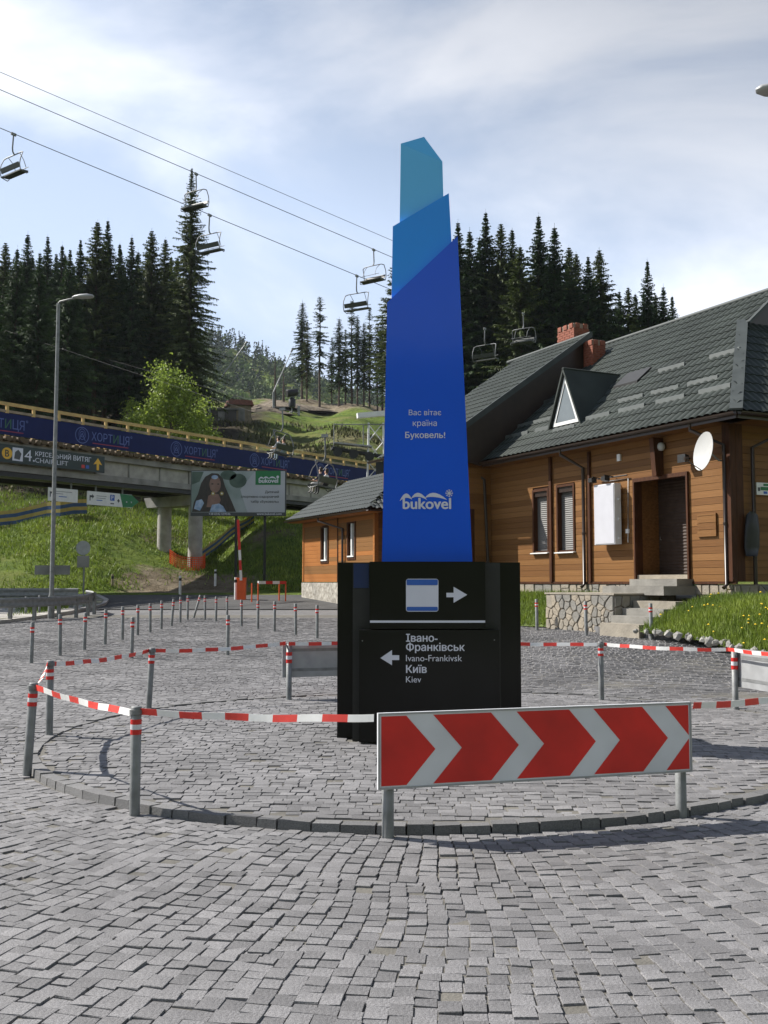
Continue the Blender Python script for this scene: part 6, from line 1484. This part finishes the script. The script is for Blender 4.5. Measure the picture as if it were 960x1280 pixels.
def spruce_proto(name, h, base, rmax, seed, mat, **kw):
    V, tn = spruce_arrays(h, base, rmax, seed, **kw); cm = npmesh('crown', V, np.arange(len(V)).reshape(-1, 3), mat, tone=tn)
    rg = random.Random(seed); mm = MB(); mm.tube([(0,0,-1.2),(0,0,h*.1),(.06*rg.uniform(-1,1),.05,h*.4),(.08*rg.uniform(-1,1),0,h*.7),(0,0,h*.99)], [h*.0125,h*.0105,h*.008,h*.005,.015], 8, cap=False)
    zb = h*base*.4
    while zb < h*base+1:   # dead stubs below the crown
        a = rg.uniform(0, 6.28); l = rg.uniform(.4, 1.3); mm.tube([(0,0,zb),(l*math.cos(a),l*math.sin(a),zb-.15)], [.03,.01], 4, cap=False); zb += rg.uniform(.35, .8)
    return h, mm.mesh('trunk', mt['bark']), cm
SP = [spruce_proto('s', 20, .26, 3.3, 11, mt['needle'], twl=.6, power=1.0), spruce_proto('s', 20, .20, 3.7, 12, mt['needle'], droop=.45, twl=.6, power=.95), spruce_proto('s', 20, .34, 3.1, 13, mt['needle2'], power=.8, twl=.6), spruce_proto('s', 20, .13, 3.9, 14, mt['needle'], droop=.4, twl=.62, power=1.05)]
SBIG = spruce_proto('s', 27, .12, 4.6, 15, mt['needle2'], droop=.5, power=.85, twl=.55)
SSL = [spruce_proto('s', 16, .24, 1.8, 21, mt['needle'], gaps=.08, power=.55, dens=1.0, droop=.55), spruce_proto('s', 16, .2, 1.7, 22, mt['needle2'], gaps=.06, power=.55, dens=1.0, droop=.5), spruce_proto('s', 16, .36, 1.7, 23, mt['needle'], gaps=.15, power=.5, dens=.9, droop=.5)]
def tree(proto, x, y, h, label, group, wide=1.0):
    h0, tm, cm = proto; k_ = h/h0; t = empty('spruce_tree', (x, y, gz(x, y)-.1), random.uniform(0, 6.28), label, 'tree', group); t.scale = (k_*wide, k_*wide, k_)
    link('trunk', tm, t); link('crown', cm, t); return t
def top_tree(px, py, D, protos, label, group, wide=1.0, bottom=None):
    p = at(px, py, D); h = p.z-gz(p.x, p.y); return tree(random.choice(protos) if isinstance(protos, list) else protos, p.x, p.y, h, label, group, wide)
GL, GR, GC = 'spruces of the stand behind the bridge', 'spruces of the stand behind the chalet', 'slim spruces on the crest of the ski slope'
LL, LR, LC = 'tall dark spruce in the dense stand behind the bridge', 'tall dark spruce in the dense stand behind the chalet roof', 'slim gappy spruce on the crest of the ski slope'
top_tree(240, 207, 88, SBIG, 'tallest spruce of all, rising past the lift cables behind the bridge', GL, .80)
for px, py in ((-14,296),(7,300),(35,288),(60,292),(78,302),(101,296),(122,274),(135,272),(150,300),(165,293),(190,285),(207,296),(222,318)): top_tree(px, py, random.uniform(88, 98), SP, LL, GL, random.uniform(.9, 1.15))
for px, py, D in ((-35,290,72),(-8,312,68),(22,306,74),(50,312,70),(88,308,76)): top_tree(px, py, D, SP, LL, GL, .95)
for i in range(26): px = -60+i*11.5+random.uniform(-5, 5); top_tree(px, 305+random.uniform(0, 40)+(12 if px > 215 else 0), random.uniform(100, 128), SP, LL, GL, random.uniform(.95, 1.2))
sky_r = [(572.5,274),(587,284),(607,262),(626,276),(640,282),(650,305),(673,266),(693,279),(711,306),(720,314),(735,317),(749,309),(774,361),(785,356),(809,321),(829,354),(840,366)]
for px, py in sky_r: top_tree(px, py, random.uniform(86, 97), SP, LR, GR, random.uniform(.95, 1.2))
for i in range(34):
    px = 500+i*10.4+random.uniform(-5, 5); py = float(np.interp(px, [q[0] for q in sky_r], [q[1] for q in sky_r])); D = random.uniform(98, 125)
    top_tree(px, max(290, py+random.uniform(18, 60)), D, SP, LR, GR, random.uniform(.95, 1.2))
for px in (860, 880, 905, 935, 970): top_tree(px, 400+random.uniform(0, 20), random.uniform(90, 100), SP, LR, GR)
for i, (px, py) in enumerate(((378,374),(384,400),(400,369),(424,394),(415,420),(440,374),(447,392),(462,384),(472,402),(478,396),(432,410),(490,400),(505,392),(520,398),(535,400),(455,400))): top_tree(px, py, random.uniform(157, 168), SSL[i % 3], LC, GC, random.uniform(.9, 1.15))

# broadleaf tree and bushes beyond the bridge
def broadleaf(name, loc, h, rx, seed, mat, label, n=9000, leaf=.085, cat='tree', base=.2, group=None):
    rg = np.random.default_rng(seed); t = empty(name, loc, 0, label, cat, group)
    mm = MB(); mm.tube([(0,0,-.4),(.05,0,h*.3),(0,.08,h*.6),(.05,0,h*.92)], [h*.022,h*.016,h*.009,.01], 7, cap=False); ends = []
    nl = 16
    for i in range(nl):
        z0 = h*(.18+.6*i/nl); a = i*2.4+rg.uniform(-.3,.3); l = rx*(1.05-.55*(i/nl))*rg.uniform(.75,1.15); e_ = (l*math.cos(a), l*math.sin(a), z0+l*rg.uniform(.25,.6)); mm.tube([(0,0,z0),(e_[0]*.5,e_[1]*.5,z0+(e_[2]-z0)*.6),e_], [.05,.03,.012], 5, cap=False); ends.append(((0,0,z0), e_))
    mm.build('trunk', mt['bark'], t); C = []
    for (a_, b_) in ends:
        for f in (.55,.75,.95,1.1): C.append(np.array(a_)*(1-f)+np.array(b_)*f)
    for _ in range(14): C.append(np.array([rg.normal(0,rx*.35), rg.normal(0,rx*.35), h*rg.uniform(.55,1.0)]))
    C = np.array(C); ci = rg.integers(0, len(C), n); P = C[ci]+rg.normal(0, 1, (n, 3))*np.array([rx*.16, rx*.16, h*.05])
    P[:,2] = np.maximum(P[:,2], h*base*.5)
    d1 = rg.normal(0, 1, (n, 3)); d1 /= np.linalg.norm(d1, axis=1)[:,None]; d2 = np.cross(d1, rg.normal(0, 1, (n, 3))); d2 /= np.linalg.norm(d2, axis=1)[:,None]; s_ = leaf*rg.uniform(.7, 1.4, (n, 1))
    W = np.stack([P-d1*s_, P+d2*s_*.6, P+d1*s_, P-d2*s_*.6], 1).reshape(-1, 3)
    link('crown', npmesh('crown', W, np.arange(n*4).reshape(-1, 4), mat, tone=np.repeat(rg.random(n), 4)), t); return t
p = at(214, 520, 72); hh = at(214, 456, 72).z-gz(p.x, p.y); broadleaf('broadleaf_tree', (p.x, p.y, gz(p.x, p.y)), hh, 2.3, 5, mt['leaf'], 'bright green spring tree just beyond the bridge railing', 11000, .10)
for i, (px, py, D, rx) in enumerate(((175,505,74,1.8),(248,500,76,1.6))):
    p = at(px, 530, D); hh = at(px, py, D).z-gz(p.x, p.y); broadleaf('bush', (p.x, p.y, gz(p.x, p.y)), hh, rx, 6+i, mt['leaf'], ('low green bush left of the bright spring tree','low green bush right of the bright spring tree')[i], 4000, .10, 'bush', group='bushes beyond the railing')
# ---- wooded mountain: one far mass of crowns
def far_wood():
    n = 2600; x = rng.uniform(-235, 60, n); y = rng.uniform(330, 655, n); z = G(x, y); keep = z > 30; x, y, z = x[keep], y[keep], z[keep]; n = len(x)
    con = (rng.random(n) < np.clip((z-70)/70, .12, .85)); out_ = []
    for flag, mat, nm in ((True, mt['farspruce'], 'distant_spruce_wood'), (False, mt['farleaf'], 'distant_broadleaf_wood')):
        X, Y, Z = x[con == flag], y[con == flag], z[con == flag]; k_ = 46 if flag else 70; m_ = len(X)
        if flag:
            h = rng.uniform(9, 15, m_); f = rng.random((m_, k_))**.8; a = rng.uniform(0, 6.28, (m_, k_)); r_ = 2.3*f*rng.uniform(.5, 1.1, (m_, k_)); P = np.stack([X[:,None]+r_*np.cos(a), Y[:,None]+r_*np.sin(a), Z[:,None]+h[:,None]*(1-f)], -1); s_ = .8
        else:
            h = rng.uniform(6, 9.5, m_); d = rng.normal(0, 1, (m_, k_, 3)); d /= np.linalg.norm(d, axis=2)[:,:,None]; d *= rng.uniform(.7, 1.05, (m_, k_, 1)); P = np.stack([X[:,None]+d[:,:,0]*3.2, Y[:,None]+d[:,:,1]*3.2, Z[:,None]+h[:,None]*.6+d[:,:,2]*h[:,None]*.42], -1); s_ = 1.15
        P = P.reshape(-1, 3); N_ = len(P); d1 = rng.normal(0, 1, (N_, 3)); d1 /= np.linalg.norm(d1, axis=1)[:,None]; d2 = np.cross(d1, rng.normal(0, 1, (N_, 3))); d2 /= np.linalg.norm(d2, axis=1)[:,None]
        ss = s_*rng.uniform(.6, 1.2, (N_, 1)); W = np.stack([P-d1*ss, P+d2*ss, P+d1*ss*.6-d2*ss*.7], 1).reshape(-1, 3)
        tag(link(nm, npmesh(nm, W, np.arange(N_*3).reshape(-1, 3), mat, tone=np.repeat(np.repeat(rng.random(m_), k_), 3))), kind='stuff')
far_wood()
# ---- grass on the embankment, scrub on the slope
n = 60000; x = rng.uniform(-26, 3, n); y = rng.uniform(44.6, 66, n); keep = (y > 45.2+13*sm(-7, 6, x)+5.0*np.exp(-((x+9.3)/4.2)**2)) & (np.sin(x*.7+y*.5)+np.sin(x*.31-y*.43)+rng.normal(0, .6, n) > -1.0) & (np.hypot(x+9.6, y-49.6)+rng.normal(0, .7, n) > 2.9); x, y = x[keep], y[keep]
blade_mesh('slope_grass', np.stack([x, y, G(x, y)], 1), .20, .035, mt['grassblade'])
n = 14000; x = rng.uniform(-32, 6, n); y = rng.uniform(66, 125, n); keep = (np.sin(x*.5+y*.3)+np.sin(x*.23-y*.37)+rng.normal(0, .5, n) > .1); x, y = x[keep], y[keep]
blade_mesh('slope_scrub', np.stack([x, y, G(x, y)], 1), .5, .10, M('dry_scrub', (.07,.085,.025), .9, c2=(.16,.15,.06), scale=.4, tone=.4))
p0 = np.array([tuple(gp(px, py)) for px, py in ((0,777),(45,771.5),(85,766),(112,761),(60,751),(0,751))])
n = 2500; ts = rng.dirichlet(np.ones(6)*.8, n); P = ts @ p0; P[:,2] = flat(P[:,0], P[:,1])+.11; blade_mesh('verge_tufts', P, .14, .02, mt['grassblade'])

# ================================================================== HAZE
hm = bpy.data.materials.new('thin_haze'); hm.use_nodes = True; ht = hm.node_tree
for n_ in list(ht.nodes): ht.nodes.remove(n_)
ho = ht.nodes.new('ShaderNodeOutputMaterial'); hv = ht.nodes.new('ShaderNodeVolumePrincipled'); hv.inputs['Color'].default_value = (.80, .88, 1, 1); hv.inputs['Density'].default_value = .00009; hv.inputs['Anisotropy'].default_value = .3
ht.links.new(hv.outputs['Volume'], ho.inputs['Volume'])
zmax = float(ZZ.max())+25
HAZE = True
if HAZE: tag(MB().box(-950, 950, -350, 1550, float(ZZ.min())-1, zmax).build('haze', hm), kind='stuff')
bpy.context.view_layer.update()
